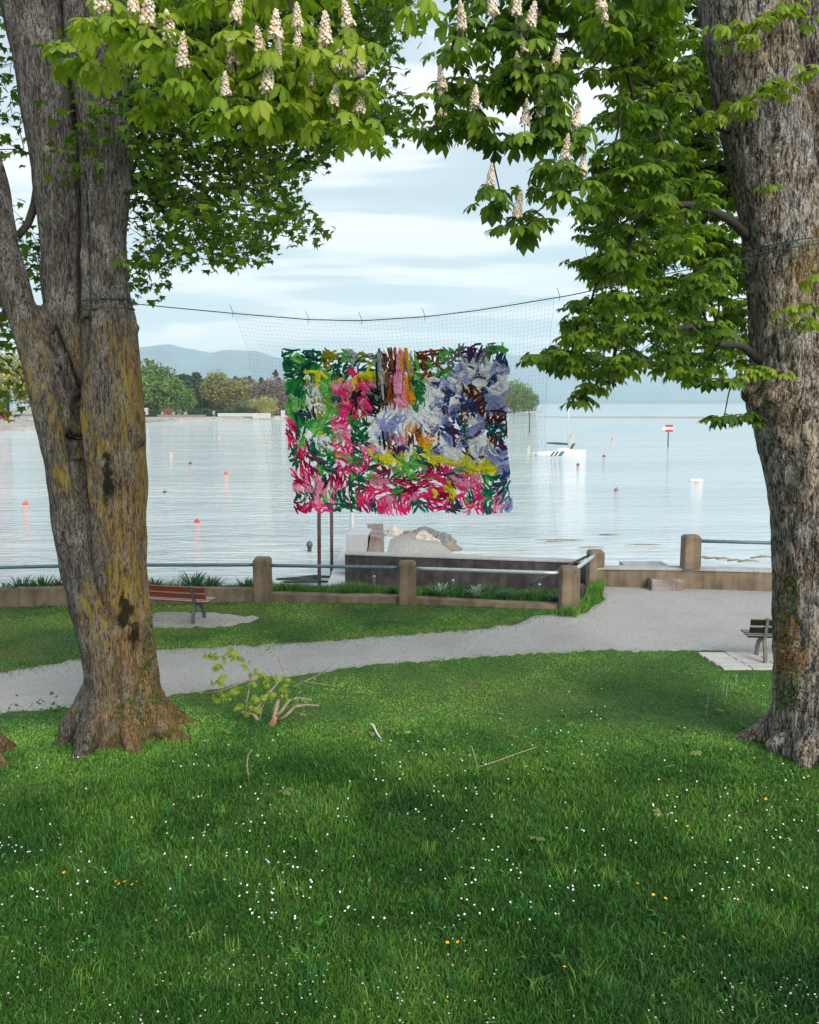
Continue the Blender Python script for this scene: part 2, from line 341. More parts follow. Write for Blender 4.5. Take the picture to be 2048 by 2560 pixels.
def slat_mat(name, c):
    m, nt, b = base_mat(name); co = node(nt, 'ShaderNodeTexCoord').outputs['Object']
    g = noise_t(nt, mapping(nt, co, (2.0, 40, 40)), 1.0, 5.0, 0.6)
    nt.links.new(ramp(nt, g, [(0.3, tuple(x * 0.6 for x in c)), (0.7, tuple(x * 1.25 for x in c))]), b.inputs['Base Color'])
    b.inputs['Roughness'].default_value = 0.33; b.inputs['Coat Weight'].default_value = 0.5; b.inputs['Coat Roughness'].default_value = 0.3
    return m
M['slat_red'] = slat_mat('red_brown_varnished_wood', (0.19, 0.040, 0.022))
M['slat_dark'] = slat_mat('dark_brown_varnished_wood', (0.018, 0.011, 0.010))
M['iron'] = simple('grey_cast_iron', (0.11, 0.12, 0.125), 0.5, 0.25, 20.0, metal=0.3)
M['post_wood'] = simple('weathered_grey_post', (0.15, 0.14, 0.13), 0.7, 0.3, 20.0)
M['paver'] = concrete('pale_paving_stone', (0.50, 0.49, 0.48), (0.32, 0.31, 0.30), 0.5)
M['rock_pale'] = concrete('pale_rock', (0.52, 0.48, 0.44), (0.30, 0.26, 0.23), 0.5, bump=0.02)
M['rock_grey'] = concrete('grey_rock', (0.22, 0.215, 0.215), (0.10, 0.095, 0.09), 0.6, bump=0.02)
M['rock_brown'] = concrete('brown_rock', (0.27, 0.225, 0.19), (0.14, 0.115, 0.10), 0.6, bump=0.02)
M['branch'] = simple('dark_branch_bark', (0.034, 0.028, 0.024), 0.85, 0.4, 12.0, 0.01)
M['twig'] = simple('pale_broken_twig_bark', (0.25, 0.21, 0.155), 0.8, 0.3, 14.0, 0.004)
M['twig_orange'] = simple('torn_orange_wood', (0.34, 0.20, 0.11), 0.8, 0.3, 14.0, 0.006)
M['maple'] = leaf_mat('maple_leaf', [(0.0, (0.045, 0.105, 0.012)), (0.5, (0.095, 0.18, 0.014)), (1.0, (0.18, 0.28, 0.022))])
M['chest'] = leaf_mat('chestnut_leaf', [(0.0, (0.042, 0.10, 0.014)), (0.5, (0.12, 0.22, 0.018)), (1.0, (0.26, 0.37, 0.030))])
M['young'] = leaf_mat('young_leaf', [(0.0, (0.17, 0.29, 0.022)), (0.5, (0.27, 0.39, 0.030)), (1.0, (0.40, 0.48, 0.05))])
M['fresh'] = leaf_mat('wilting_leaf', [(0.0, (0.24, 0.36, 0.05)), (0.5, (0.32, 0.43, 0.07)), (1.0, (0.42, 0.48, 0.12))])
M['ivy'] = leaf_mat('ivy_leaf', [(0.0, (0.02, 0.06, 0.015)), (0.55, (0.06, 0.14, 0.02)), (0.66, (0.30, 0.11, 0.02)), (1.0, (0.36, 0.15, 0.03))], 0.2)
M['wilt'] = leaf_mat('wilted_leaf', [(0.0, (0.16, 0.24, 0.05)), (0.6, (0.28, 0.33, 0.09)), (1.0, (0.42, 0.44, 0.20))], 0.3)
M['blossom'] = attr_mat('chestnut_blossom', 0.15, 0.7)
M['fabric'] = attr_mat('crumpled_fabric', 0.42, 0.75, 0.25)
M['grass'] = attr_mat('grass_blade', 0.30, 0.55, 0.3)
M['farleaf'] = attr_mat('distant_leaf', 0.15, 0.8, 0.05)
M['petal'] = simple('white_petal', (0.80, 0.80, 0.80), 0.6, 0.05)
M['yolk'] = simple('yellow_petal', (0.80, 0.42, 0.01), 0.5, 0.1)
M['stalk'] = simple('green_stalk', (0.06, 0.13, 0.03), 0.6)
M['net'] = simple('grey_net_cord', (0.20, 0.25, 0.28), 0.7)
M['rope'] = simple('dark_green_rope', (0.015, 0.05, 0.055), 0.7, 0.3, 60.0)
M['forest'] = simple('far_forested_slope', (0.035, 0.085, 0.115), 0.95, 0.45, 0.004)
M['white'] = simple('white_gelcoat', (0.78, 0.79, 0.80), 0.3, 0.04)
M['navy'] = simple('dark_teal_paint', (0.015, 0.05, 0.06), 0.4)
M['teal'] = simple('teal_paint', (0.03, 0.20, 0.26), 0.4)
M['canvas'] = simple('dark_sail_cover', (0.05, 0.065, 0.07), 0.8)
M['alu'] = simple('pale_aluminium', (0.70, 0.72, 0.74), 0.35, 0.05, metal=0.5)
M['red'] = simple('red_paint', (0.55, 0.03, 0.03), 0.45)
M['orange'] = simple('orange_plastic', (0.75, 0.10, 0.03), 0.4, 0.1)
M['darkred'] = simple('dark_red_plastic', (0.22, 0.03, 0.04), 0.45)
M['greyred'] = simple('faded_grey_red_plastic', (0.26, 0.15, 0.16), 0.5)
M['yellow'] = simple('yellow_plastic', (0.75, 0.50, 0.10), 0.45)
M['peach'] = simple('faded_orange_plastic', (0.68, 0.36, 0.20), 0.5)
M['hut_red'] = simple('hut_red', (0.22, 0.05, 0.05), 0.7)
M['hut_pale'] = simple('hut_pale', (0.50, 0.48, 0.45), 0.7)
M['roof'] = simple('pale_roof', (0.45, 0.44, 0.43), 0.7)

# ================================================================== SETTING
LAKE = -1.8
def sheet(name, pts, mat, kind='structure', label=None):
    me = bpy.data.meshes.new(name); me.from_pydata([tuple(p) for p in pts], [], [tuple(range(len(pts)))]); me.update(); me.materials.append(mat)
    o = link(name, me); tag(o, label, None, None, kind); return o
# gravel ground: path and square (everything on this side of the walls)
wl = [gnd(-500, 1535), gnd(-150, 1522), gnd(160, 1516), gnd(658, 1505), gnd(1022, 1512), gnd(1430, 1527)]     # front wall line
p3, p4 = gnd(1430, 1527), gnd(1491, 1466)
wr = [p4, gnd(1730, 1472), gnd(1935, 1478), gnd(2500, 1496)]                                                       # right wall line
g = [Vector((-40, 20.4, 0))] + wl + wr + [Vector((40, 22.5, 0)), Vector((40, -25, 0)), Vector((-40, -25, 0))]
ground = sheet('path', [(p.x, p.y + 0.12, -0.004) for p in g], M['gravel'], label='grey gravel path and square in front of the lake wall')
# lawn sheets
edge_lo = [(-1500, 1850), (-400, 1800), (0, 1785), (190, 1768), (380, 1748), (540, 1724), (640, 1702), (760, 1688), (860, 1672), (960, 1660), (1100, 1652), (1250, 1640), (1380, 1632), (1500, 1626), (1620, 1628), (1760, 1626), (1815, 1630), (1850, 1650), (1900, 1666), (1980, 1674), (2300, 1690), (3600, 1700)]
def rough_edge(pts, amp, seed):
    rr_ = np.random.default_rng(seed); out = []
    for (x0, y0), (x1, y1) in zip(pts[:-1], pts[1:]):
        n = max(1, int(math.hypot(x1 - x0, y1 - y0) / 14))
        for k in range(n): t = k / n; out.append((x0 + (x1 - x0) * t + (rr_.normal(0, amp * 1.5) if k else 0), y0 + (y1 - y0) * t + (rr_.normal(0, amp) if k else 0)))
    return out + [pts[-1]]
edge_lo = rough_edge(edge_lo, 2.2, 1)
near_poly = [gnd(*p) for p in edge_lo] + [Vector((14, -22, 0)), Vector((-14, -22, 0))]
lawn_near = sheet('lawn', [(p.x, p.y, 0.006) for p in near_poly], M['soil'], label='near lawn under the two big trees')
far_px = [(-600, 1521), (-150, 1515), (160, 1509), (380, 1504), (560, 1501), (658, 1499), (1022, 1506), (1400, 1521), (1462, 1527), (1500, 1470), (1512, 1500), (1470, 1530), (1400, 1535), (1330, 1541), (1290, 1560), (1200, 1572), (1080, 1580), (950, 1592), (760, 1606), (560, 1616), (400, 1624), (200, 1648), (0, 1680), (-200, 1700), (-600, 1720)]
far_px = far_px[:10] + rough_edge(far_px[10:], 2.0, 2)
far_poly = [gnd(*p) for p in far_px]
lawn_far = sheet('lawn.001', [(p.x, p.y, 0.006) for p in far_poly], M['soil'], label='strip of lawn between the gravel path and the low wall')
pad_px = [(300, 1540), (420, 1531), (540, 1533), (650, 1545), (620, 1560), (520, 1572), (400, 1570), (300, 1568)]
pad_px = rough_edge(pad_px + [pad_px[0]], 2.0, 3)[:-1]
pad = sheet('bench_pad', [tuple(gnd(*p) + Vector((0, 0, 0.014))) for p in pad_px], M['pad'], label='worn pale gritty patch under the red bench')
# the bank that falls away behind the walls to the lake bed
def ribbon_sheet(name, rows, mat, label):
    V = [tuple(p) for r in rows for p in r]; n = len(rows[0]); Fc = []
    for k in range(len(rows) - 1):
        for i in range(n - 1): Fc.append((k * n + i, k * n + i + 1, (k + 1) * n + i + 1, (k + 1) * n + i))
    me = bpy.data.meshes.new(name); me.from_pydata(V, [], Fc); me.update(); me.materials.append(mat)
    return tag(link(name, me), label, None, None, 'structure')
bl = [Vector((-40, 20.6, 0))] + wl[:-1] + [p3 + Vector((-0.2, 0, 0))]
ribbon_sheet('bank', [[Vector((p.x, p.y + dy, z)) for p in bl] for dy, z in ((0.2, 0.09), (1.1, 0.10), (1.5, -0.1), (5.5, -2.6))], M['bank'], 'planted bank that drops behind the low wall to the lake')
br = [p4, gnd(1730, 1472), gnd(1935, 1478), gnd(2500, 1496), Vector((40, 22.5, 0))]
ribbon_sheet('beach', [[Vector((p.x + (-3 if (i == 0 and dy > 3) else 0), p.y + dy, z)) for i, p in enumerate(br)] for dy, z in ((0.2, -0.25), (4, -1.3), (10, -1.72), (14, -1.82), (26, -2.6))], M['beach'], 'narrow strip of shingle below the wall by the step')
lakebed = sheet('lake_bed', [(-9000, 24, -2.8), (9000, 24, -2.8), (9000, 7600, -2.8), (-9000, 7600, -2.8)], M['bank'])
lakebed['label'] = 'bed of the lake'
water = sheet('water', [(-9000, 23.2, LAKE), (9000, 23.2, LAKE), (9000, 7500, LAKE), (-9000, 7500, LAKE)], M['water'], label='pale rippled lake')

# ------------------------------------------------------------------ mountains and far shores
def ridge(name, prof, Y, depth, base_y, label, mat, seed, back=0.6):
    xs = np.linspace(prof[0][0], prof[-1][0], 150); top = np.interp(xs, [p[0] for p in prof], [p[1] for p in prof])
    V = []; nr = 16
    for k in range(nr + 4):
        for i, x in enumerate(xs):
            t = min(1, k / (nr - 1)); tp = at(x, top[i], Y); Yk = Y - depth * (1 - t)
            if k >= nr: Yk = Y + depth * back * (k - nr + 1) / 4; t = 1 - (k - nr + 1) / 4
            h = (tp.z - LAKE) * (t ** 0.9)
            nz = mnoise.fractal(Vector((x * 0.012 + seed, k * 0.35, seed)), 0.9, 2.0, 5)
            h += nz * (tp.z) * 0.16 * math.sin(math.pi * min(1, t)) + (nz * tp.z * 0.035 if t > 0.9 else 0)
            V.append((tp.x * (Yk / Y) if k < nr else tp.x, Yk, LAKE - 0.5 + max(0, h)))
    n = len(xs); Fc = [(k * n + i, k * n + i + 1, (k + 1) * n + i + 1, (k + 1) * n + i) for k in range(nr + 3) for i in range(n - 1)]
    me = bpy.data.meshes.new(name); me.from_pydata(V, [], Fc); me.update(); me.polygons.foreach_set('use_smooth', np.ones(len(Fc), dtype=bool)); me.materials.append(mat)
    return tag(link(name, me), label, None, None, 'structure')
ridge('mountain', [(-500, 930), (-200, 900), (100, 885), (250, 872), (338, 867), (381, 862), (425, 859), (445, 866), (474, 873), (503, 876), (529, 879), (546, 873), (575, 873), (604, 877), (642, 879), (662, 886), (690, 891), (720, 899), (800, 915), (900, 940), (1020, 985), (1060, 1010)], 7600, 1500, 1007, 'hazy blue mountain ridge above the wooded headland', M['forest'], 3.1)
ridge('mountain.001', [(700, 990), (800, 960), (900, 940), (1050, 905), (1180, 893), (1264, 884), (1330, 888), (1420, 902), (1500, 896), (1620, 905), (1750, 918), (1900, 930), (2100, 915), (2500, 905)], 10800, 2600, 1007, 'pale hazy mountains across the open lake', M['forest'], 8.7)
ridge('far_shore', [(1150, 1002), (1300, 1000), (1450, 999.5), (1600, 1000.5), (1750, 1000), (1900, 1001), (2200, 1000), (2500, 1001)], 7200, 400, 1007, 'thin strip of flat far shore on the horizon', M['forest'], 5.2)

# headland with beach, built at its real distance on the left
def slab_poly(name, pxs, z, mat, label, hz=0.6):
    lo = [gnd(x, y, LAKE) for x, y in pxs]
    cxm = sum((p for p in lo), Vector()) / len(lo)
    hi = [Vector((p.x + (cxm.x - p.x) * 0.03, p.y + (8 if i < len(lo) / 2 else 0), LAKE + hz)) for i, p in enumerate(lo)]
    mb = MB(); n = len(lo); mb.add([Vector((p.x, p.y, LAKE - 0.4)) for p in lo] + hi, [(i, (i + 1) % n, n + (i + 1) % n, n + i) for i in range(n)] + [tuple(range(n, 2 * n))])
    o = mb.build(name, mat); return tag(o, label, None, None, 'structure')
slab_poly('shore', [(-700, 1082), (-60, 1079), (95, 1076), (230, 1067), (330, 1061), (420, 1053), (560, 1049), (690, 1046), (900, 1042), (1150, 1037), (1362, 1029), (1340, 1022), (700, 1022), (-700, 1024)], LAKE, M['beach'], 'sandy shore of the wooded headland', 0.9)
slab_poly('sandbar', [(1345, 1044), (1500, 1046), (1620, 1046.5), (1790, 1047), (1990, 1046), (1990, 1043.2), (1600, 1041.8), (1345, 1042)], LAKE, M['beach'], 'long low sandbar in the open lake', 0.12)
for k, (px, py, hx_, hy_) in enumerate(((1400, 1350, 70, 2.0), (1385, 1355, 30, 1.3), (1518, 1337, 30, 2.2), (1610, 1362, 60, 1.2), (1480, 1368, 40, 1.0))):
    a_, b_ = gnd(px - hx_, py, LAKE), gnd(px + hx_, py, LAKE); c_ = (a_ + b_) / 2; rx = (b_.x - a_.x) / 2; ry = gnd(px, py - hy_, LAKE).y - c_.y
    rim = [c_ + Vector((math.cos(t) * rx * (1 + .25 * math.sin(3 * t + k)), math.sin(t) * ry * (1 + .3 * math.sin(5 * t + k)), -0.02)) for t in np.linspace(0, 6.283, 28, endpoint=False)]
    mb = MB(); n = len(rim); mb.add(rim + [c_ + (p - c_) * .55 + Vector((0, 0, .035)) for p in rim] + [c_ + Vector((0, 0, .03))], [(i, (i + 1) % n, n + (i + 1) % n, n + i) for i in range(n)] + [(n + i, n + (i + 1) % n, 2 * n) for i in range(n)])
    tag(mb.build('sandbank', M['bank'], None, True), 'thin strip of sandbank just breaking the calm shallows', None, None, 'structure')

# ================================================================== WALLS AND RAILINGS
def wall_run(name, a, b, ha, hb, thick, mat, label, cap=None, low=-0.3, cat='wall', group=None, ledge=True):
    """a low wall from a to b with its face on the line a-b, body behind"""
    d = (b - a); d.z = 0; L = d.length; d.normalize(); nrm = Vector((-d.y, d.x, 0))
    e = empty(name, a, label, cat, group); mb = MB(); n = max(2, int(L / 0.8)); f0, f1, b0, b1 = [], [], [], []
    for i in range(n + 1):
        t = i / n; p = a.lerp(b, t); h = ha + (hb - ha) * t + 0.006 * math.sin(i * 2.3); w = 0.008 * math.sin(i * 1.7 + 1)
        f0.append(p + Vector((0, 0, low))); f1.append(p + nrm * (0.015 + w) + Vector((0, 0, h))); b1.append(p + nrm * thick + Vector((0, 0, h + 0.01))); b0.append(p + nrm * thick + Vector((0, 0, low)))
    m = n + 1; V = f0 + f1 + b1 + b0; Fc = []
    for r in range(3):
        for i in range(n): Fc.append((r * m + i, r * m + i + 1, (r + 1) * m + i + 1, (r + 1) * m + i))
    Fc += [(0, m, 2 * m, 3 * m), (n, 3 * m + n, 2 * m + n, m + n)]
    mb.add(V, Fc).build('wall_body', mat, e)
    if cap:
        c = MB(); r0, r1 = [], []
        Pq = [a.lerp(b, i / n) for i in range(n + 1)]
        hh = [ha + (hb - ha) * i / n + 0.003 for i in range(n + 1)]
        prof = lambda p, h: [p - nrm * 0.02 + Vector((0, 0, h)), p - nrm * 0.02 + Vector((0, 0, h + 0.035)), p + nrm * 0.01 + Vector((0, 0, h + 0.05)), p + nrm * (thick - 0.01) + Vector((0, 0, h + 0.05)), p + nrm * (thick + 0.02) + Vector((0, 0, h + 0.035)), p + nrm * (thick + 0.02) + Vector((0, 0, h))]
        c.loft([prof(p, h) for p, h in zip(Pq, hh)]).build('coping', cap, e)
    return e
wall_run('low_wall', wl[0], wl[1], 0.42, 0.42, 0.3, M['wall'], 'brown low concrete wall at the far left edge of the photo', group='lakeside walls')
wall_run('low_wall', wl[1], wl[2], 0.42, 0.42, 0.3, M['wall'], 'brown low concrete wall left of the forked trunk', group='lakeside walls')
wall_run('low_wall', wl[2], wl[3], 0.42, 0.30, 0.3, M['wall'], 'brown low concrete wall behind the red bench', group='lakeside walls')
wall_run('low_wall', wl[3], wl[4], 0.19, 0.17, 0.3, M['wall'], 'low kerb-like wall between the first two posts right of the red bench', group='lakeside walls')
wall_run('low_wall', wl[4], wl[5], 0.15, 0.10, 0.3, M['wall'], 'lowest wall length running up to the corner post, plants behind it', group='lakeside walls')
wall_run('parapet_wall', wr[0], wr[1], 0.44, 0.47, 0.42, M['wall'], 'brown parapet wall with the concrete step in front of it', M['wallgrey'], group='lakeside walls')
wall_run('parapet_wall', wr[1], wr[2] + (wr[3] - wr[2]) * 0.6, 0.47, 0.47, 0.42, M['wall'], 'brown parapet wall under the blue rail beside the right trunk', M['wallgrey'], group='lakeside walls')
# dark retaining wall of the stair pit
dw_r = gnd(1468, 1405, 0.5); dw_l = gnd(862, 1383, 0.5)
a_, b_ = Vector((dw_l.x, dw_l.y, 0)), Vector((dw_r.x, dw_r.y + 0.1, 0))
wall_run('retaining_wall', a_, b_, 0.45, 0.45, 0.38, M['dark'], 'black stained retaining wall behind the railing and stair pit', M['wallgrey'], low=-2.6, cat='wall', group='lakeside walls')
wall_run('pit_wall', Vector((p3.x - 0.05, p3.y + 0.35, 0)), Vector((p4.x - 0.3, p4.y - 0.1, 0)), 0.08, 0.08, 0.12, M['dark'], 'dark end wall of the stair pit under the short bright rail', low=-2.4)

POSTH = {}
def post(px, py, w, h, label, zb=0.0, mat='wall', rz=0.0):
    p = gnd(px, py); c = Vector((p.x, p.y + w / 2 - 0.02, zb)); e = empty('railing_post', c, label, 'post', 'square concrete railing posts')
    mb = MB(); k = 0.0
    def ring(r, z, ch): 
        return [Matrix.Rotation(rz, 3, 'Z') @ Vector((x, y, z)) + c for x, y in ((-r + ch, -r), (r - ch, -r), (r, -r + ch), (r, r - ch), (r - ch, r), (-r + ch, r), (-r, r - ch), (-r, -r + ch))]
    r = w / 2
    mb.loft([ring(r, -0.3, 0.02), ring(r * 0.995, h * 0.5, 0.025), ring(r, h - 0.09, 0.022)]).build('shaft', M[mat], e)
    MB().loft([ring(r * 1.0, h - 0.089, 0.022), ring(r * 1.0, h - 0.06, 0.024), ring(r * 0.78, h, 0.03), ring(r * 0.3, h + 0.006, 0.03)]).build('chamfered_top', M[mat], e)
    return c
hp = post(250, 1513, 0.40, 1.05, 'square concrete post hidden behind the forked trunk')
h0 = post(-420, 1530, 0.40, 1.05, 'square concrete post past the left edge')
pa = post(655, 1507, 0.40, 1.06, 'square brown concrete post just right of the red bench')
pb = post(1019, 1514, 0.40, 1.02, 'square brown concrete post in front of the black retaining wall')
pc = post(1426, 1529, 0.42, 1.0, 'square brown concrete corner post, nearest of the row, beside the path')
pd = post(1491, 1466, 0.40, 0.92, 'square concrete post at the far end of the short bright rail')
w5 = gnd(1730, 1474); pe = Vector((w5.x, w5.y + 0.21, 0.518))
e5 = empty('railing_post', pe, 'square concrete post standing on the parapet wall', 'post', 'square concrete railing posts')
def ringp(c, r, z, ch): return [c + Vector((x, y, z)) for x, y in ((-r + ch, -r), (r - ch, -r), (r, -r + ch), (r, r - ch), (r - ch, r), (-r + ch, r), (-r, r - ch), (-r, -r + ch))]
MB().loft([ringp(pe, 0.21, 0.003, 0.02), ringp(pe, 0.205, 0.76, 0.02)]).build('shaft', M['wall'], e5)
MB().loft([ringp(pe, 0.205, 0.761, 0.02), ringp(pe, 0.205, 0.79, 0.02), ringp(pe, 0.16, 0.85, 0.03), ringp(pe, 0.06, 0.856, 0.02)]).build('chamfered_top', M['wall'], e5)
def rail(a, b, r, mat, label, sag=0.0):
    n = 7; o = MB().tube([a.lerp(b, i / (n - 1)) + Vector((0, 0, -sag * math.sin(math.pi * i / (n - 1)))) for i in range(n)], r, 12).build('railing_pipe', M[mat], None, True)
    return tag(o, label, 'railing', 'railing pipes between the posts')
V3 = lambda c, z: Vector((c.x, c.y, z))
rail(V3(h0, 0.90), V3(hp, 0.92), 0.042, 'pipe', 'blue-grey rail pipe left of the forked trunk')
rail(V3(hp, 0.92), V3(pa, 0.88), 0.042, 'pipe', 'blue-grey rail pipe above the red bench')
rail(V3(pa, 0.87), V3(pb, 0.86), 0.042, 'pipe', 'blue-grey rail pipe crossing in front of the two thin poles')
rail(V3(pb, 0.85), V3(pc, 0.84), 0.044, 'pipe_bare', 'bright rail pipe ending at the corner post')
rail(V3(pc, 0.84), V3(pd, 0.80), 0.05, 'pipe_bare', 'short bright rail pipe running back from the corner post')
rail(V3(pe, 1.22), Vector((wr[3].x, wr[3].y, 1.2)), 0.045, 'pipe', 'blue-grey rail pipe above the parapet wall at the right')
# stair handrail into the pit
hr = MB().tube([Vector((pd.x - 0.2, pd.y - 0.12, 0.80)), at(1405, 1421, 22.3), at(1332, 1456, 22.2), at(1332, 1456, 22.2) + Vector((-0.05, 0, -0.06))], 0.032, 10).build('stair_handrail', M['pipe_dark'], None, True)
tag(hr, 'dark sloping handrail leading down into the stair pit', 'handrail')
for px, py, lb in ((936, 1442, 'thin metal stub post in front of the black wall left of centre post'), (1133, 1452, 'thin metal stub post in front of the black wall right of centre post'), (1349, 1462, 'dark thin post beside the corner post under the handrail')):
    t = at(px, py, 21.75); e = empty('stub_post', Vector((t.x, t.y, -0.2)), lb, 'post')
    MB().tube([Vector((t.x, t.y, -0.4)), t], 0.03, 8).build('shaft', M['pipe_dark'] if px > 1300 else M['iron'], e, True)
    MB().lathe(t, [(0.034, -0.01), (0.036, 0.015), (0.02, 0.03)], 8).build('cap', M['pipe_bare'], e, True)
# concrete step block by the parapet wall
s0, s1 = gnd(1626, 1474), gnd(1706, 1476); sb_c = (s0 + s1) / 2
so = MB().box((sb_c.x, sb_c.y + 0.13, 0.12), ((s1 - s0).length, 0.42, 0.30), 0, 0.015).build('step_block', M['rust']); tag(so, 'single grey concrete step against the parapet wall', 'step')
sl = MB().box((pe.x - 0.95, pe.y + 0.75, 0.40), (1.15, 0.95, 0.16), 0, 0.012).build('landing_slab', M['wallgrey']); tag(sl, 'flat concrete landing slab behind the wall at the step', 'slab')
# drift line behind the parapet: bleached sticks
for k in range(7):
    p = gnd(1765 + k * 26 + random.uniform(-8, 8), 1397 + random.uniform(-3, 8), -1.55); a = random.uniform(-0.3, 0.3); L = random.uniform(0.5, 1.4)
    o = MB().tube([p + Vector((-L / 2 * math.cos(a), -L / 2 * math.sin(a), 0.0)), p + Vector((0, 0.06, 0.06)), p + Vector((L / 2 * math.cos(a), L / 2 * math.sin(a), 0.02))], [0.03, 0.045, 0.02], 6).build('driftwood', M['twig'], None, True)
    tag(o, 'bleached driftwood stick on the shingle below the right-hand rail', 'driftwood', 'driftwood below the right-hand rail')
# ------------------------------------------------------------------ mole, block, gravel spit, rocks, poles
mz = -0.62; m0, m1 = gnd(808, 1478, mz), gnd(868, 1342, mz)
mole = empty('mole', (m0.x, m0.y, LAKE), 'pale concrete mole running out from the black wall', 'jetty')
ms_ = m0.lerp(m1, 0.28); wdt = 1.15
def mole_seg(p, q, z, dz=0.0):
    MB().loft([[p + Vector((-0.25, 0, -2.2)), p + Vector((wdt, 0, -2.2)), p + Vector((wdt, 0, dz)), p + Vector((0, 0, dz))], [q + Vector((-0.25, 0, -2.2)), q + Vector((wdt, 0, -2.2)), q + Vector((wdt, 0, dz)), q + Vector((0, 0, dz))]]).build('concrete_section', M['pale'], mole)
m1x = m1 + (m1 - m0) * 0.25
mole_seg(m0 + Vector((0, -0.6, 0)), ms_, mz, -0.06); mole_seg(ms_ + Vector((0, 0.01, 0)), m1x, mz)
bk = at(893, 1360, 27.5); blk = empty('concrete_block', (bk.x, bk.y, mz), 'pale concrete block with a leaning slab on the mole', 'block')
MB().box((bk.x + 0.02, bk.y + 0.7, mz + 0.64), (0.66, 1.4, 1.28), -0.04, 0.02).build('block_body', M['pale'], blk)
t0, t1 = at(926, 1385, 27.4), at(926, 1312, 30.0)
MB().loft([[at(918, 1392, 27.3), at(955, 1392, 27.3), at(953, 1346, 27.6), at(926, 1341, 27.6)], [at(930, 1392, 30.5), at(962, 1392, 30.5), at(958, 1309, 30.6), at(918, 1309, 30.6)]]).build('leaning_slab', M['rust'], blk)
# gravel spit
sp_px = [(940, 1392), (1010, 1392), (1090, 1396), (1160, 1392), (1150, 1374), (1100, 1352), (1050, 1338), (985, 1330), (955, 1345)]
lo = [gnd(x, y, LAKE) for x, y in sp_px]; cc = sum((p for p in lo), Vector()) / len(lo)
mb = MB(); n = len(lo); r1 = [cc.lerp(p, 0.6) + Vector((0, 0, 0.22)) for p in lo]
mb.add([p + Vector((0, 0, -0.3)) for p in lo] + r1 + [cc + Vector((0, 0, 0.33))], [(i, (i + 1) % n, n + (i + 1) % n, n + i) for i in range(n)] + [(n + i, n + (i + 1) % n, 2 * n) for i in range(n)])
tag(mb.build('gravel_spit', M['pad'], None, True), 'low spit of pale gravel behind the black wall', None, None, 'structure')
def rock(px, py, Y, sx_, sy_, sz_, mat, label, seed):
    c = at(px, py, Y); bm = bmesh.new(); bmesh.ops.create_icosphere(bm, subdivisions=3, radius=1.0)
    for v in bm.verts:
        d = v.co.normalized(); q = Vector((round(d.x * 1.6) / 1.6, round(d.y * 1.6) / 1.6, round(d.z * 1.6) / 1.6))
        k = 0.72 + 0.30 * mnoise.noise(d * 1.3 + Vector((seed, 0, 0))) + 0.10 * mnoise.noise(d * 4 + Vector((0, seed, 0)))
        f = d.lerp(q, 0.42) * k * .82; v.co = Vector((f.x * sx_, f.y * sy_, max(-0.5, f.z) * sz_)) + c
    me = bpy.data.meshes.new('rock'); bm.to_mesh(me); bm.free(); me.materials.append(M[mat])
    return tag(link('rock', me), label, 'rock', 'rocks on the gravel spit')
rock(985, 1336, 44, 0.85, 0.8, 0.62, 'rock_pale', 'rounded pale rock nearest the concrete block', 1.0)
rock(1020, 1337, 43.2, 0.6, 0.5, 0.38, 'rock_brown', 'small pinkish brown rock between pale rock and grey slab rock', 2.3)
rock(1062, 1331, 44.5, 1.05, 0.6, 0.42, 'rock_grey', 'long flat grey rock at the back of the heap', 3.7)
rock(1078, 1340, 43, 0.5, 0.5, 0.42, 'rock_grey', 'small grey rock below the long flat one', 4.1)
rock(1062, 1352, 41, 0.95, 0.8, 0.66, 'rock_pale', 'largest pale rock in front of the heap', 5.9)
rock(1112, 1352, 41.5, 0.8, 0.7, 0.62, 'rock_grey', 'grey rock right of the largest pale rock', 6.2)
rock(1122, 1371, 39.5, 0.8, 0.55, 0.36, 'rock_brown', 'low brown rock at the tip of the spit', 7.8)
for px, y0, y1, Y, r, mt, lb in ((798, 1150, 1476, 26.0, 0.055, 'rust_pole', 'tall rusty pole nearest the railing, under the artwork'), (829, 1150, 1392, 33.0, 0.062, 'rust_pole', 'tall dark pole just right of the rusty pole, in the water'), (880, 1190, 1342, 37.0, 0.09, 'pole_white', 'pale pole at the end of the mole')):
    b0, b1 = at(px, y1, Y), at(px, y0, Y); e = empty('pole', b0, lb, 'pole', 'poles beside the mole')
    MB().tube([b0 + Vector((0, 0, -1.6)), b0.lerp(b1, 0.5), b1], [r, r, r * 0.95], 10).build('shaft', M[mt], e, True)
    MB().lathe(b1, [(r * 1.1, -0.02), (r * 1.15, 0.03), (r * 0.4, 0.07)], 10).build('cap', M['iron'], e, True)
for k, (px, py, L) in enumerate(((745, 1449, 1.6), (790, 1444, 1.2), (770, 1456, 1.8))):
    p = gnd(px, py, LAKE + 0.04)
    o = MB().tube([p + Vector((-L / 2, 0.1, 0)), p + Vector((0, -0.05, 0.06)), p + Vector((L / 2, 0.12, 0.0))], [0.04, 0.07, 0.03], 6).build('driftwood', M['pipe_dark'], None, True)
    tag(o, ('dark log floating left of the rusty pole', 'dark log floating behind the rusty pole', 'longest dark log floating by the shore at the rusty pole')[k], 'driftwood')
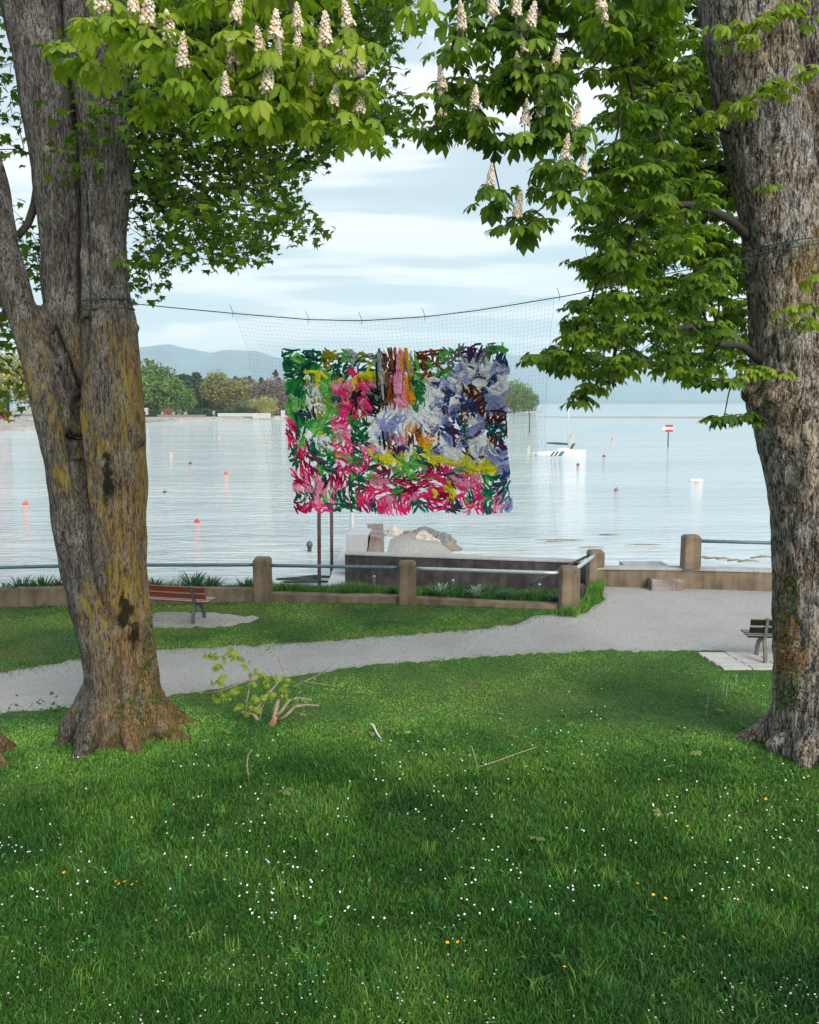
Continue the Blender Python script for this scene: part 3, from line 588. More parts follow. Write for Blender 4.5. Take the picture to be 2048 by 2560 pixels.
# ================================================================== BENCHES (local: x along, +y = front of the seat)
def bench(loc, rz, slat, legm, label, L=2.0):
    e = empty('park_bench', loc, label, 'bench', 'park benches facing the lake'); e.rotation_euler = (0, 0, rz)
    for k, (y, z) in enumerate(((0.10, 0.445), (0.225, 0.45), (0.35, 0.455), (0.475, 0.45))):
        MB().box((0, y, z), (L, 0.105, 0.035), 0, 0.006).build('seat_slat', M[slat], e, local=True)
    for z, y in ((0.585, 0.012), (0.735, -0.032)):
        mb = MB().box((0, 0, 0), (L * 0.985, 0.032, 0.125), 0, 0.006); A = Matrix.Rotation(R(14), 3, 'X')
        mb.v = [tuple(A @ Vector(v) + Vector((0, y, z))) for v in mb.v]; mb.build('back_slat', M[slat], e, local=True)
    for s in (-1, 1):
        x = s * (L / 2 - 0.30)
        def arm(pts, w0, w1):
            mb = MB(); n = len(pts); rings = []
            for i, (y, z) in enumerate(pts):
                a = Vector(pts[max(0, i - 1)] + (0,)); b = Vector(pts[min(n - 1, i + 1)] + (0,)); d = (b - a).normalized(); q = Vector((-d.y, d.x)); h = (w0 + (w1 - w0) * i / (n - 1)) / 2
                rings.append([(x - 0.028, y - q.x * h, z - q.y * h), (x + 0.028, y - q.x * h, z - q.y * h), (x + 0.028, y + q.x * h, z + q.y * h), (x - 0.028, y + q.x * h, z + q.y * h)])
            mb.loft([[Vector(v) for v in r] for r in rings]); return mb
        lg = arm([(-0.05, 0.0), (-0.03, 0.15), (0.03, 0.31), (0.07, 0.40), (0.02, 0.52), (-0.03, 0.66), (-0.075, 0.82)], 0.075, 0.05).build('back_leg', M[legm], e, local=True)
        arm([(0.50, 0.0), (0.47, 0.14), (0.40, 0.27), (0.28, 0.36), (0.12, 0.395)], 0.07, 0.06).build('front_leg', M[legm], e, local=True)
        arm([(0.03, 0.405), (0.27, 0.412), (0.53, 0.412)], 0.035, 0.035).build('seat_bar', M[legm], e, local=True)
    return e
f1 = gnd(482, 1560); bench((f1.x - 0.66, f1.y + 0.2, 0.012), R(-14), 'slat_red', 'iron', 'red-brown slatted bench on the worn patch behind the forked trunk')
f2 = gnd(1915, 1663); bench((f2.x + 0.70, f2.y + 0.02, 0.04), R(-5), 'slat_dark', 'post_wood', 'dark brown slatted bench on white pavers behind the right trunk')
pv = empty('paved_pad', (f2.x + 0.6, f2.y + 0.2, 0), 'white paved pad under the dark bench', 'paving')
for i in range(6):
    for j in range(4):
        c = Vector((f2.x - 0.62 + i * 0.52 - 0.04 * j, f2.y - 0.20 + j * 0.27, 0.012 + random.uniform(-0.003, 0.003)))
        MB().box(c, (0.505, 0.255, 0.05), R(random.uniform(-1, 1)), 0.008).build('paver', M['paver'], pv)

# ================================================================== LAKE THINGS
bp = gnd(1402, 1141, LAKE); bt = empty('sailing_boat', bp, 'small white sailing boat with diagonal teal stripes moored on the lake', 'boat'); bt.rotation_euler = (0, 0, R(-6))
def hull(z0, z1, infl=0.0):
    L = 6.0; st = []
    for i in range(15):
        t = i / 14; x = -L / 2 + L * t
        w = 0.95 * math.sin(math.pi * (0.12 + 0.865 * t)) ** 0.6 + infl
        sheer = 0.56 + 0.26 * t
        st.append((x, w, sheer))
    rings = []
    for x, w, s in st:
        zz = [z0, z0 + (s - z0) * 0.35, s * z1, s * z1, z0 + (s - z0) * 0.35, z0]; ww = [0.55 * w, 0.88 * w, w, -w, -0.88 * w, -0.55 * w]
        rings.append([Vector((x, a, b)) for a, b in zip(ww, zz)])
    return rings
hb = MB().loft(hull(-0.25, 1.0)).build('hull', M['white'], bt, True, True)
for x0, w, mt in ((-1.35, 0.22, 'navy'), (-0.90, 0.22, 'navy'), (-0.45, 0.5, 'teal')):
    mb = MB()
    for s in (-1,):
        rr = hull(-0.25, 1.0); 
        def side(x, t):
            k = (x + 3) / 6 * 14; i = int(min(13, max(0, k))); f = k - i; a = rr[i]; b = rr[i + 1]; p = [a[j].lerp(b[j], f) for j in range(6)]
            q = p[4].lerp(p[3], t); return Vector((q.x, q.y - 0.03, q.z))
        for q in range(5):
            t0_, t1_ = 0.02 + q * .19, 0.02 + (q + 1) * .19
            for h_ in range(3):
                xa, xb = x0 + w * h_ / 3, x0 + w * (h_ + 1) / 3; mb.add([side(xa + .45 * t0_, t0_), side(xb + .45 * t0_, t0_), side(xb + .45 * t1_, t1_), side(xa + .45 * t1_, t1_)], [(0, 1, 2, 3)])
    mb.build('hull_stripe', M[mt], hb, False, True)
MB().loft([[Vector((x, -w, 0.7)), Vector((x, w, 0.7)), Vector((x + 0.06, w * 0.8, z)), Vector((x + 0.06, -w * 0.8, z))] for x, w, z in ((-0.4, 0.5, 0.98), (0.5, 0.55, 1.04), (1.4, 0.34, 0.92))]).build('cabin', M['white'], bt, False, True)
ms = MB().tube([(0.85, 0, 0.5), (0.85, 0, 8.2)], [0.055, 0.035], 8).build('mast', M['alu'], bt, True, True)
MB().tube([(0.85, 0, 8.1), (2.9, 0, 0.66)], 0.008, 4).build('forestay', M['alu'], bt, True, True)
MB().tube([(0.85, 0, 8.1), (-2.9, 0, 0.6)], 0.008, 4).build('backstay', M['alu'], bt, True, True)
MB().tube([(0.8, 0, 1.50), (-0.5, 0, 1.58), (-1.75, 0, 1.62)], [0.13, 0.15, 0.07], 10).build('boom_sail_cover', M['canvas'], bt, True, True)
MB().loft([[Vector((1.0, -0.35, 0.85)), Vector((1.3, -0.35, 0.85)), Vector((1.3, 0.35, 0.85)), Vector((1.0, 0.35, 0.85))], [Vector((1.5, -0.35, 1.62)), Vector((1.72, -0.35, 1.60)), Vector((1.72, 0.35, 1.60)), Vector((1.5, 0.35, 1.62))]]).build('spray_hood', M['canvas'], bt, False, True)
MB().loft([[Vector((-3.0, y, z)) for y, z in ((-.1, .1), (.1, .1), (.1, .55), (-.1, .55))], [Vector((-3.35, y, z)) for y, z in ((-.06, -.1), (.06, -.1), (.06, .5), (-.06, .5))]]).build('rudder', M['white'], bt, False, True)

sg = gnd(1670, 1117, LAKE); ss = empty('channel_sign', sg, 'red and white arrow board on a pole standing in the lake', 'sign')
k_ = sg.y / F
MB().tube([sg + Vector((0, 0, -0.9)), sg + Vector((0, 0, 44 * k_))], 0.09, 8).build('pole', M['pipe_dark'], ss, True)
zb = sg.z + 37 * k_; hw = 9.5 * k_; hh = 6.0 * k_
for i, mt in enumerate(('red', 'white', 'red')):
    z0 = zb + i * hh; MB().box((sg.x + 0.05, sg.y - 0.14, z0 + hh / 2), (hw * 2, 0.06, hh - 0.004)).build('board_stripe', M[mt], ss)
MB().loft([[Vector((sg.x - hw, sg.y - 0.17, zb + hh * 0.6)), Vector((sg.x - hw, sg.y - 0.17, zb + hh * 2.4)), Vector((sg.x - hw - 0.42, sg.y - 0.17, zb + hh * 1.5))], [Vector((sg.x - hw, sg.y - 0.11, zb + hh * 0.6)), Vector((sg.x - hw, sg.y - 0.11, zb + hh * 2.4)), Vector((sg.x - hw - 0.42, sg.y - 0.11, zb + hh * 1.5))]]).build('arrow_tip', M['white'], ss)
for px, y0, y1, lb in ((1324, 1034, 1083, 'thin dark marker pole in the lake right of the artwork'), (774, 1366, 1379, 'short dark stub in the water beside the thin poles')):
    b0 = gnd(px, y1, LAKE); t = at(px, y0, b0.y); r = 0.11 if px > 1000 else 0.09; e = empty('marker_pole', b0, lb, 'pole')
    MB().tube([b0 + Vector((0, 0, -0.8)), t], r, 8).build('shaft', M['pipe_dark'], e, True)
    MB().lathe(t, [(r * 1.5, -0.02), (r * 1.6, 0.12), (r * 0.5, 0.25)], 8).build('top_mark', M['iron'], e, True)
def buoy(px, py, wpx, mat, label, flat=1.0):
    p = gnd(px, py, LAKE); r = wpx * p.y / F / 2; e = empty('buoy', p, label, 'buoy', 'mooring buoys on the lake')
    MB().lathe(p, [(r * 0.5, -r * 0.8), (r * 0.95, -r * 0.2), (r, r * 0.25 * flat), (r * 0.88, r * 0.7 * flat), (r * 0.55, r * 1.05 * flat), (r * 0.2, r * 1.2 * flat)], 16).build('float', M[mat], e, True)
    MB().tube([p + Vector((0, 0, r * 1.15 * flat)), p + Vector((0, 0, r * 1.6 * flat))], r * 0.12, 6).build('mooring_eye', M['iron'], e, True)
for a in ((64, 1262, 14, 'orange', 'orange buoy at the left edge of the lake'), (493, 1306, 14, 'red', 'red buoy right of the forked trunk, nearest the railing'), (565, 1186, 11, 'orange', 'orange-red buoy left of the artwork'),
          (427, 1135, 9, 'peach', 'small faded orange float right of the forked trunk'), (476, 1160, 9, 'darkred', 'small dark float above the orange-red buoy'), (412, 1232, 9, 'pipe_dark', 'small black float beside the forked trunk'), (548, 1092, 6, 'peach', 'tiny orange float near the headland shore'),
          (1321, 1119, 8, 'yellow', 'yellow buoy between the artwork and the boat'), (1430, 1090, 8, 'peach', 'small orange float behind the boat mast'), (1532, 1100, 9, 'peach', 'small orange float right of the boat mast'),
          (1510, 1142, 8, 'darkred', 'dark red buoy just right of the boat'), (1445, 1163, 8, 'darkred', 'dark red buoy just below the boat'), (1541, 1227, 12, 'greyred', 'faded grey-red buoy, nearest one right of the artwork')):
    buoy(*a)
p = gnd(1741, 1203, LAKE); e = empty('fender_float', p, 'white fender float lying flat near the right trunk', 'float')
MB().tube([p + Vector((-0.55, 0, 0.05)), p + Vector((-0.45, 0, 0.07)), p + Vector((0.45, 0, 0.07)), p + Vector((0.55, 0, 0.05))], [0.05, 0.14, 0.14, 0.05], 10).build('float', M['white'], e, True)
MB().tube([p + Vector((-0.2, 0, 0.05)), p + Vector((0.2, 0, 0.05))], 0.146, 10).build('band', M['peach'], e, True)

# ------------------------------------------------------------------ far headland: trees, hedges, huts
def rot_rand(n, rng):
    a = rng.normal(size=(n, 4)); a /= np.linalg.norm(a, axis=1)[:, None]; w, x, y, z = a.T
    return np.stack([np.stack([1 - 2 * (y * y + z * z), 2 * (x * y - z * w), 2 * (x * z + y * w)], 1), np.stack([2 * (x * y + z * w), 1 - 2 * (x * x + z * z), 2 * (y * z - x * w)], 1), np.stack([2 * (x * z - y * w), 2 * (y * z + x * w), 1 - 2 * (x * x + y * y)], 1)], 1)
def far_tree(px, top, base, halfw, c, label, Y, seed, dens=1.0, conifer=False):
    rng = np.random.default_rng(seed); k = Y / F; halfw *= 1.28; b = at(px, base, Y); b.z = LAKE + 0.85; H = at(px, top, Y).z - b.z; Rw = halfw * k
    e = empty('lakeside_tree', b, label, 'tree', 'trees on the headland')
    tk = MB().tube([Vector((0, 0, -0.5)), Vector((0.02 * H, 0, 0.3 * H)), Vector((-0.01 * H, 0, 0.75 * H))], [0.028 * H, 0.02 * H, 0.006 * H], 6)
    for q in range(5):
        a = rng.uniform(0, 6.28); z = rng.uniform(0.2, 0.55) * H; tk.tube([Vector((0, 0, z)), Vector((math.cos(a) * Rw * 0.35, math.sin(a) * Rw * 0.35, z + 0.14 * H)), Vector((math.cos(a) * Rw * 0.7, math.sin(a) * Rw * 0.7, z + 0.3 * H))], [0.012 * H, 0.008 * H, 0.003 * H], 5)
    tk.build('trunk', M['branch'], e, True, True)
    if conifer:
        nb = 60; zc = rng.uniform(0.05, 1, nb); rr = (1.02 - zc) * Rw; an = rng.uniform(0, 6.28, nb); C = np.stack([np.cos(an) * rr * 0.6, np.sin(an) * rr * 0.6, zc * H], 1); rb = 0.10 * H * (1.15 - zc)
    else:
        nb = 46; th = rng.uniform(0, 6.28, nb); ph = np.arccos(rng.uniform(-1, 1, nb)); q = rng.uniform(0.45, 0.88, nb)
        C = np.stack([np.sin(ph) * np.cos(th) * Rw * q, np.sin(ph) * np.sin(th) * Rw * q, H * 0.50 + np.cos(ph) * H * 0.47 * q], 1); rb = Rw * rng.uniform(0.24, 0.44, nb)
    n = int(5200 * dens); ci = rng.integers(0, nb, n); d = rng.normal(size=(n, 3)); d /= np.linalg.norm(d, axis=1)[:, None]
    P = C[ci] + d * (rb[ci] * rng.uniform(0.6, 1.05, n))[:, None] * np.array([1, 1, 0.8]); P[:, 2] = np.maximum(P[:, 2], 0.2)
    s = (0.030 + 0.02 * rng.random(n)) * H * 0.55; Rm = rot_rand(n, rng); tri = np.array([[-1, -0.6, 0], [1, -0.5, 0.2], [0.7, 0.8, -0.1], [-0.8, 0.7, 0.2]])
    V = P[:, None, :] + np.einsum('nij,kj->nki', Rm, tri) * s[:, None, None]
    T = np.array([[0, 1, 2], [0, 2, 3]])[None] + (np.arange(n) * 4)[:, None, None]
    bl = 0.75 + 0.5 * rng.random(nb); cc = 1.2 * np.array(c)[None] * (bl[ci] * (0.8 + 0.4 * rng.random(n)))[:, None]
    me = tri_mesh('crown', V, T, M['farleaf'], True, {'Col': np.repeat(cc, 4, axis=0)}); link('crown', me, e)
    return e
GR, DG, OL, BN, YG, LM = (0.12, 0.20, 0.045), (0.045, 0.085, 0.045), (0.19, 0.18, 0.06), (0.19, 0.145, 0.125), (0.22, 0.26, 0.07), (0.31, 0.31, 0.09)
for i, (px, top, base, hw_, c, lb, Y) in enumerate((
    (20, 868, 1045, 75, LM, 'pale yellow-green tree on the shore left of the forked trunk', 400), (-120, 880, 1045, 80, GR, 'green tree on the shore past the left edge', 400),
    (130, 900, 1045, 50, GR, 'green tree on the shore hidden behind the forked trunk', 410), (285, 905, 1042, 50, DG, 'dark tree on the headland hidden behind the forked trunk', 410),
    (372, 898, 1042, 52, GR, 'large fresh green tree just right of the forked trunk', 385), (398, 908, 1040, 32, DG, 'dark tree top behind the large fresh green tree', 430),
    (440, 940, 1041, 38, GR, 'green tree between the large fresh tree and the dark one', 380), (486, 914, 1040, 30, DG, 'tall dark evergreen with rounded top on the headland', 400), (455, 916, 1040, 18, DG, 'slim dark tree left of the rounded evergreen', 420),
    (515, 960, 1039, 26, DG, 'lower dark tree beside the olive tree', 395), (565, 930, 1037, 52, OL, 'broad olive-yellow tree in spring leaf on the headland', 390), (612, 945, 1036, 32, GR, 'green tree behind the willow', 405),
    (338, 918, 1042, 40, (0.15, 0.22, 0.06), 'light green tree half hidden by the forked trunk edge', 395), (422, 926, 1041, 34, (0.16, 0.22, 0.06), 'light green tree right of the large fresh green one', 398), (506, 938, 1039, 32, GR, 'green tree right of the rounded evergreen', 402), (540, 946, 1038, 30, (0.13, 0.17, 0.06), 'dull green tree left of the olive tree', 398), (598, 938, 1036, 34, (0.18, 0.19, 0.08), 'greyish olive tree right of the broad olive one', 408), (676, 950, 1034, 34, (0.17, 0.15, 0.11), 'thin grey-brown tree between the two bare ones', 404),
    (648, 938, 1035, 42, BN, 'bare purplish brown tree behind the yellow willow', 400), (700, 945, 1033, 44, BN, 'bare grey-brown tree at the edge of the artwork', 410), (622, 990, 1033, 26, (0.17, 0.22, 0.13), 'pale grey-green bushy tree beside the willow', 385),
    (660, 990, 1033, 30, LM, 'yellow willow on the headland shore', 375), (760, 935, 1032, 50, OL, 'olive tree glimpsed behind the artwork, left side', 420), (850, 940, 1031, 50, GR, 'green tree glimpsed behind the pink patches of the artwork', 440),
    (950, 930, 1030, 55, DG, 'dark tree glimpsed behind the middle of the artwork', 460), (1060, 940, 1029, 55, GR, 'green tree glimpsed behind the white patches of the artwork', 500), (1170, 945, 1028, 50, OL, 'olive tree glimpsed behind the right of the artwork', 540),
    (1245, 968, 1027, 40, OL, 'lower olive tree beside the last big green tree', 585), (1308, 972, 1027, 26, GR, 'lower green tree right of the last big one', 595),
    (1285, 950, 1027, 44, GR, 'last big green tree on the tip of the headland, right of the artwork', 590), (1322, 985, 1027, 20, DG, 'small dark tree at the very tip of the headland', 600))):
    far_tree(px, top, base, hw_, c, lb, Y, 100 + i)
for i, (px, top, hw_, lb) in enumerate(((690, 926, 36, 'dark conifer with pointed top left of the artwork'), (655, 944, 30, 'smaller dark conifer beside the pointed one'), (590, 942, 36, 'far dark conifer behind the olive tree'), (625, 938, 36, 'far dark conifer behind the bare brown tree'))):
    far_tree(px, top, 1034, hw_ * 1.5, DG, lb, 450, 300 + i, 1.2, True)
def hedge(x0, x1, y0, y1, Y, label, seed):
    rng = np.random.default_rng(seed); a, b = at(x0, y1, Y), at(x1, y1, Y); a.z = b.z = LAKE + 0.8; H = at(x0, y0, Y).z - a.z
    n = int(30 * (x1 - x0)); P = np.stack([rng.uniform(a.x, b.x, n), rng.uniform(Y - 1.5, Y + 1.5, n), a.z + rng.random(n) * H * (0.8 + 0.25 * np.sin(np.linspace(0, 25, n)))], 1)
    V = P[:, None, :] + np.einsum('nij,kj->nki', rot_rand(n, rng), np.array([[-1, -.6, 0], [1, -.5, .2], [.7, .8, -.1], [-.8, .7, .2]])) * 0.35
    T = np.array([[0, 1, 2], [0, 2, 3]])[None] + (np.arange(n) * 4)[:, None, None]
    cc = np.array(DG)[None] * (0.7 + 0.7 * rng.random(n))[:, None]
    tag(link('hedge', tri_mesh('hedge', V, T, M['farleaf'], True, {'Col': np.repeat(cc, 4, axis=0)})), label, 'hedge', 'clipped hedges on the headland')
hedge(470, 530, 1021, 1031, 372, 'dark hedge below the dark evergreens', 1); hedge(540, 585, 1024, 1031, 368, 'low dark hedge in front of the house', 2); hedge(585, 640, 1018, 1029, 372, 'taller dark hedge left of the willow', 3); hedge(330, 400, 1026, 1034, 365, 'dark undergrowth hedge beside the forked trunk', 4)
def hut(px, w, top, base, Y, mw, mr, label, name='beach_hut'):
    b = at(px, base, Y); k = Y / F; wd = w * k; H = (base - top) * k; e = empty(name, b, label, 'hut' if name == 'beach_hut' else 'house')
    MB().box((b.x, b.y, b.z + H * 0.3), (wd, wd * 0.8, H * 0.75)).build('wall', M[mw], e)
    z = b.z + H * 0.68; MB().add([Vector((b.x - wd * .56, b.y - wd * .5, z)), Vector((b.x + wd * .56, b.y - wd * .5, z)), Vector((b.x + wd * .56, b.y + wd * .5, z)), Vector((b.x - wd * .56, b.y + wd * .5, z)), Vector((b.x - wd * .56, b.y, b.z + H)), Vector((b.x + wd * .56, b.y, b.z + H))], [(0, 1, 5, 4), (2, 3, 4, 5), (0, 4, 3), (1, 2, 5), (3, 2, 1, 0)]).build('roof', M[mr], e)
    MB().box((b.x + wd * 0.1, b.y - wd * 0.41, b.z + H * 0.22), (wd * 0.22, 0.08, H * 0.42)).build('door', M['pipe_dark'], e)
hut(420, 18, 1022, 1034, 362, 'hut_red', 'hut_red', 'small dark red hut on the headland shore'); hut(364, 12, 1020, 1036, 360, 'hut_pale', 'roof', 'small pale hut right beside the forked trunk'); hut(590, 48, 1012, 1028, 392, 'hut_pale', 'roof', 'pale flat house under the olive tree', 'house')
hut(2, 26, 1022, 1046, 300, 'red', 'hut_red', 'red beach box at the left edge of the photo')
for px, w, y0, y1, Y, lb in ((455, 120, 1037, 1043, 358, 'long brownish shore wall below the dark hedges'), (590, 90, 1033, 1040, 366, 'pale shore wall with railing below the house'), (655, 44, 1033, 1044, 360, 'short white shore wall below the willow'), (708, 10, 1026, 1040, 362, 'white shore pillar at the edge of the artwork')):
    b = at(px, y1, Y); k = Y / F; o = MB().box((b.x, b.y, b.z + (y1 - y0) * k * 0.4), (w * k, 1.2, (y1 - y0) * k * 1.2), 0, 0.05).build('shore_wall', M['hut_pale'] if w != 120 else M['rock_brown']); tag(o, lb, 'wall', 'shore walls of the headland')
bq = at(85, 1052, 262); e = empty('beached_dinghy', bq, 'pale dinghy drawn up on the sand left of the forked trunk', 'boat')
MB().loft([[Vector((x, -w, 0.5)), Vector((x, -w * .5, 0)), Vector((x, w * .5, 0)), Vector((x, w, 0.5))] for x, w in ((-2.2, 0.5), (-1, 0.8), (0.8, 0.75), (2.1, 0.1))]).build('hull', M['hut_pale'], e, True, True)
MB().box((0, 0, 0.45), (0.25, 1.3, 0.05)).build('thwart', M['twig'], e, False, True)

# ================================================================== TRUNKS
def trunk_mesh(name, stems, mat, parent, voxel, flutes, knobs=(), roots=(), grooves=()):
    """stems: lists of (px, py, radius px, Y). Merged by a voxel remesh, then fluted."""
    mb = MB()
    def dense(st):
        st = np.array(st, float); t = np.arange(len(st)); tt = np.linspace(0, len(st) - 1, (len(st) - 1) * 4 + 1); return np.stack([np.interp(tt, t, st[:, k]) for k in range(4)], 1)
    for st in stems:
        d = dense(st); mb.tube([at(a, b, Y) for a, b, r, Y in d], [r * Y / F for a, b, r, Y in d], 20)
    for pts in roots:
        mb.tube([Vector(p[:3]) for p in pts], [p[3] for p in pts], 10)
    for (px, py, Y, r) in knobs:
        bm = bmesh.new(); bmesh.ops.create_icosphere(bm, subdivisions=2, radius=r); c = at(px, py, Y)
        mb.add([v.co + c for v in bm.verts], [[v.index for v in f.verts] for f in bm.faces]); bm.free()
    w = wloc(parent); me = bpy.data.meshes.new(name); me.from_pydata([(v[0] - w.x, v[1] - w.y, v[2] - w.z) for v in mb.v], [], mb.f); me.update()
    o = link(name, me, parent)
    md = o.modifiers.new('r', 'REMESH'); md.mode = 'VOXEL'; md.voxel_size = voxel; sm = o.modifiers.new('s', 'SMOOTH'); sm.factor = 0.5; sm.iterations = 3
    dg = bpy.context.evaluated_depsgraph_get(); me2 = bpy.data.meshes.new_from_object(o.evaluated_get(dg)); o.modifiers.clear(); o.data = me2; me2.name = name
    n = len(me2.vertices); co = np.empty(n * 3, np.float32); no = np.empty(n * 3, np.float32); me2.vertices.foreach_get('co', co); me2.vertices.foreach_get('normal', no); co = co.reshape(-1, 3); no = no.reshape(-1, 3)
    dsp = np.array([flutes(Vector(c)) for c in co.tolist()], np.float32); co2 = co + no * dsp[:, None]
    cw = co2 + np.array(w)
    for pts, dep_, wd_, Yf in grooves:               # cracks and folds in the camera-side of the trunk, cut into the surface
        Q = np.array([tuple(at(a, b, Yf)) for a, b in pts]); best = np.full(n, 9.0); tb = np.zeros(n)
        for k in range(len(Q) - 1):
            a, b = Q[k, [0, 2]], Q[k + 1, [0, 2]]; d = b - a; t = np.clip(((cw[:, [0, 2]] - a) @ d) / (d @ d), 0, 1); dist = np.linalg.norm(cw[:, [0, 2]] - (a + t[:, None] * d), axis=1); m = dist < best; best[m] = dist[m]; tb[m] = (k + t[m]) / (len(Q) - 1)
        amt = dep_ * np.exp(-(best / wd_) ** 2) * np.sin(np.pi * np.clip(tb * .9 + .05, 0, 1)) ** .6 * np.clip(-no[:, 1] * 1.6, 0, 1); co2 = co2 - no * amt[:, None]
    me2.vertices.foreach_set('co', co2.ravel()); me2.update()
    me2.polygons.foreach_set('use_smooth', np.ones(len(me2.polygons), dtype=bool)); me2.materials.clear(); me2.materials.append(mat)
    return o, co2 + np.array(w), no
TY = 12.3
L_base = at(300, 1815, TY); L_base.z = 0
tree_l = empty('maple_tree', L_base, 'big forked tree with three stems and yellow lichen, carrying the left end of the rope', 'tree')
st_main = [(302, 1900, 112, TY), (303, 1830, 106, TY), (303, 1780, 98, TY), (303, 1700, 92, TY), (290, 1600, 92, TY), (274, 1500, 99, TY), (268, 1400, 100, TY), (275, 1300, 92, TY), (281, 1200, 84, TY), (275, 1100, 82, TY), (277, 1000, 76, TY), (278, 900, 69, TY), (272, 800, 65, TY), (266, 700, 52, TY), (259, 600, 53, TY), (262, 500, 54, TY), (270, 380, 52, TY), (273, 284, 54, TY), (272, 180, 58, TY), (262, 0, 62, TY), (215, -300, 70, TY), (200, -700, 52, TY), (190, -1100, 30, TY)]
st_L = [(285, 1800, 78, TY), (270, 1650, 62, TY), (244, 1520, 62, TY), (206, 1400, 56, TY - .1), (178, 1280, 50, TY - .2), (158, 1190, 42, TY - .26), (140, 1080, 42, TY - .28), (120, 1000, 43, TY - .28), (98, 910, 43, TY - .27), (71, 820, 40, TY - .25), (46, 745, 39, TY - .22), (16, 650, 42, TY - .2), (-10, 560, 44, TY - .1), (-40, 430, 46, TY), (-90, 200, 46, TY + .2), (-160, -100, 42, TY + .5), (-220, -500, 30, TY + .8)]
st_A = [(205, 1010, 16, TY + .1), (188, 940, 26, TY + .08), (168, 860, 37, TY + .05), (156, 790, 44, TY + .05), (152, 720, 49, TY + .06), (151, 640, 48, TY + .08), (148, 540, 51, TY + .08), (138, 440, 55, TY + .1), (126, 330, 58, TY + .1), (112, 200, 64, TY + .1), (92, 60, 70, TY + .1), (75, -60, 72, TY + .1), (50, -300, 62, TY + .1), (20, -700, 45, TY + .1), (0, -1000, 26, TY)]
st_C = [(207, 780, 26, TY + .3), (203, 640, 30, TY + .34), (196, 500, 32, TY + .36), (186, 350, 34, TY + .38), (178, 200, 40, TY + .38), (170, 0, 46, TY + .38), (160, -300, 40, TY + .38)]
st_D = [(236, 800, 34, TY - .16), (232, 700, 30, TY - .15), (230, 560, 26, TY - .15), (226, 460, 26, TY - .16), (222, 350, 28, TY - .16), (214, 200, 34, TY - .15), (205, 60, 40, TY - .1), (195, -100, 40, TY)]
st_E = [(112, 770, 36, TY + .22), (132, 830, 40, TY + .22), (150, 910, 42, TY + .22), (172, 1000, 44, TY + .2), (196, 1100, 44, TY + .15), (215, 1200, 44, TY + .1)]
kx = TY / F
roots_l = []
for ang, Ln, r0 in ((-12, 1.12, 0.21), (-58, 0.88, 0.17), (-112, 0.95, 0.20), (-160, 0.88, 0.19), (35, 1.1, 0.22), (95, 1.0, 0.22), (150, 1.0, 0.22)):
    a = R(ang); dx_, dy_ = math.cos(a), math.sin(a)
    roots_l.append([(L_base.x + dx_ * 0.25, L_base.y + dy_ * 0.25, 1.0, r0 * 0.8), (L_base.x + dx_ * 0.45, L_base.y + dy_ * 0.45, 0.45, r0), (L_base.x + dx_ * 0.68, L_base.y + dy_ * 0.68, 0.18, r0 * 0.85), (L_base.x + dx_ * Ln * 0.82, L_base.y + dy_ * Ln * 0.82, 0.03, r0 * 0.6), (L_base.x + dx_ * Ln * 1.05, L_base.y + dy_ * Ln * 1.05, -0.10, r0 * 0.4)])
def flute_l(c):
    a = math.atan2(c.y, c.x)
    return 0.030 * mnoise.fractal(Vector((c.x * 4.5, c.y * 4.5, c.z * 0.55)), 0.8, 2.0, 3) + 0.012 * mnoise.noise(Vector((c.x * 14, c.y * 14, c.z * 2.2))) + 0.02 * mnoise.noise(Vector((c.x * 1.7, c.y * 1.7, c.z * 1.7)))
fr = lambda px, py, dY=0.45: tuple(at(px, py, TY - dY) - L_base)
stains = [(fr(272, 1190, 0.42), (0.075, 0.5, 0.42)), (fr(309, 1535, 0.50), (0.11, 0.5, 0.30)), (fr(325, 1600, 0.5), (0.07, 0.5, 0.22))]
M['bark_l'] = bark_lime(stains)
tr_l, tv_l, tn_l = trunk_mesh('trunk', [st_main, st_L, st_A, st_C, st_D, st_E], M['bark_l'], tree_l, 0.030, flute_l, knobs=((243, 1375, TY - 0.42, 0.10), (250, 1430, TY - 0.46, 0.11), (258, 1480, TY - .46, 0.09), (338, 820, TY, 0.07), (352, 1100, TY - 0.1, 0.08), (96, 1050, TY - .2, 0.06), (320, 470, TY - .1, 0.07)), roots=roots_l, grooves=(([(118, 826), (145, 910), (165, 1000), (181, 1077), (197, 1197), (207, 1270), (216, 1330)], .26, .06, TY - .4), ([(176, 270), (192, 400), (202, 520), (207, 640), (210, 740), (209, 830), (202, 910)], .26, .062, TY - .3), ([(240, 300), (243, 420), (238, 520), (246, 600)], .07, .05, TY - .4), ([(214, 1310), (219, 1360), (228, 1420), (242, 1470), (268, 1525), (285, 1570)], .13, .045, TY - .45), ([(252, 1310), (266, 1350), (277, 1400), (281, 1460), (274, 1500)], .12, .045, TY - .45), ([(205, 880), (186, 960), (184, 1040)], .10, .05, TY - .35), ([(300, 1660), (292, 1720), (300, 1780)], .08, .05, TY - .5), ([(355, 1690), (340, 1740), (345, 1790)], .07, .05, TY - .5), ([(212, 1640), (205, 1700), (212, 1780)], .08, .05, TY - .5)))

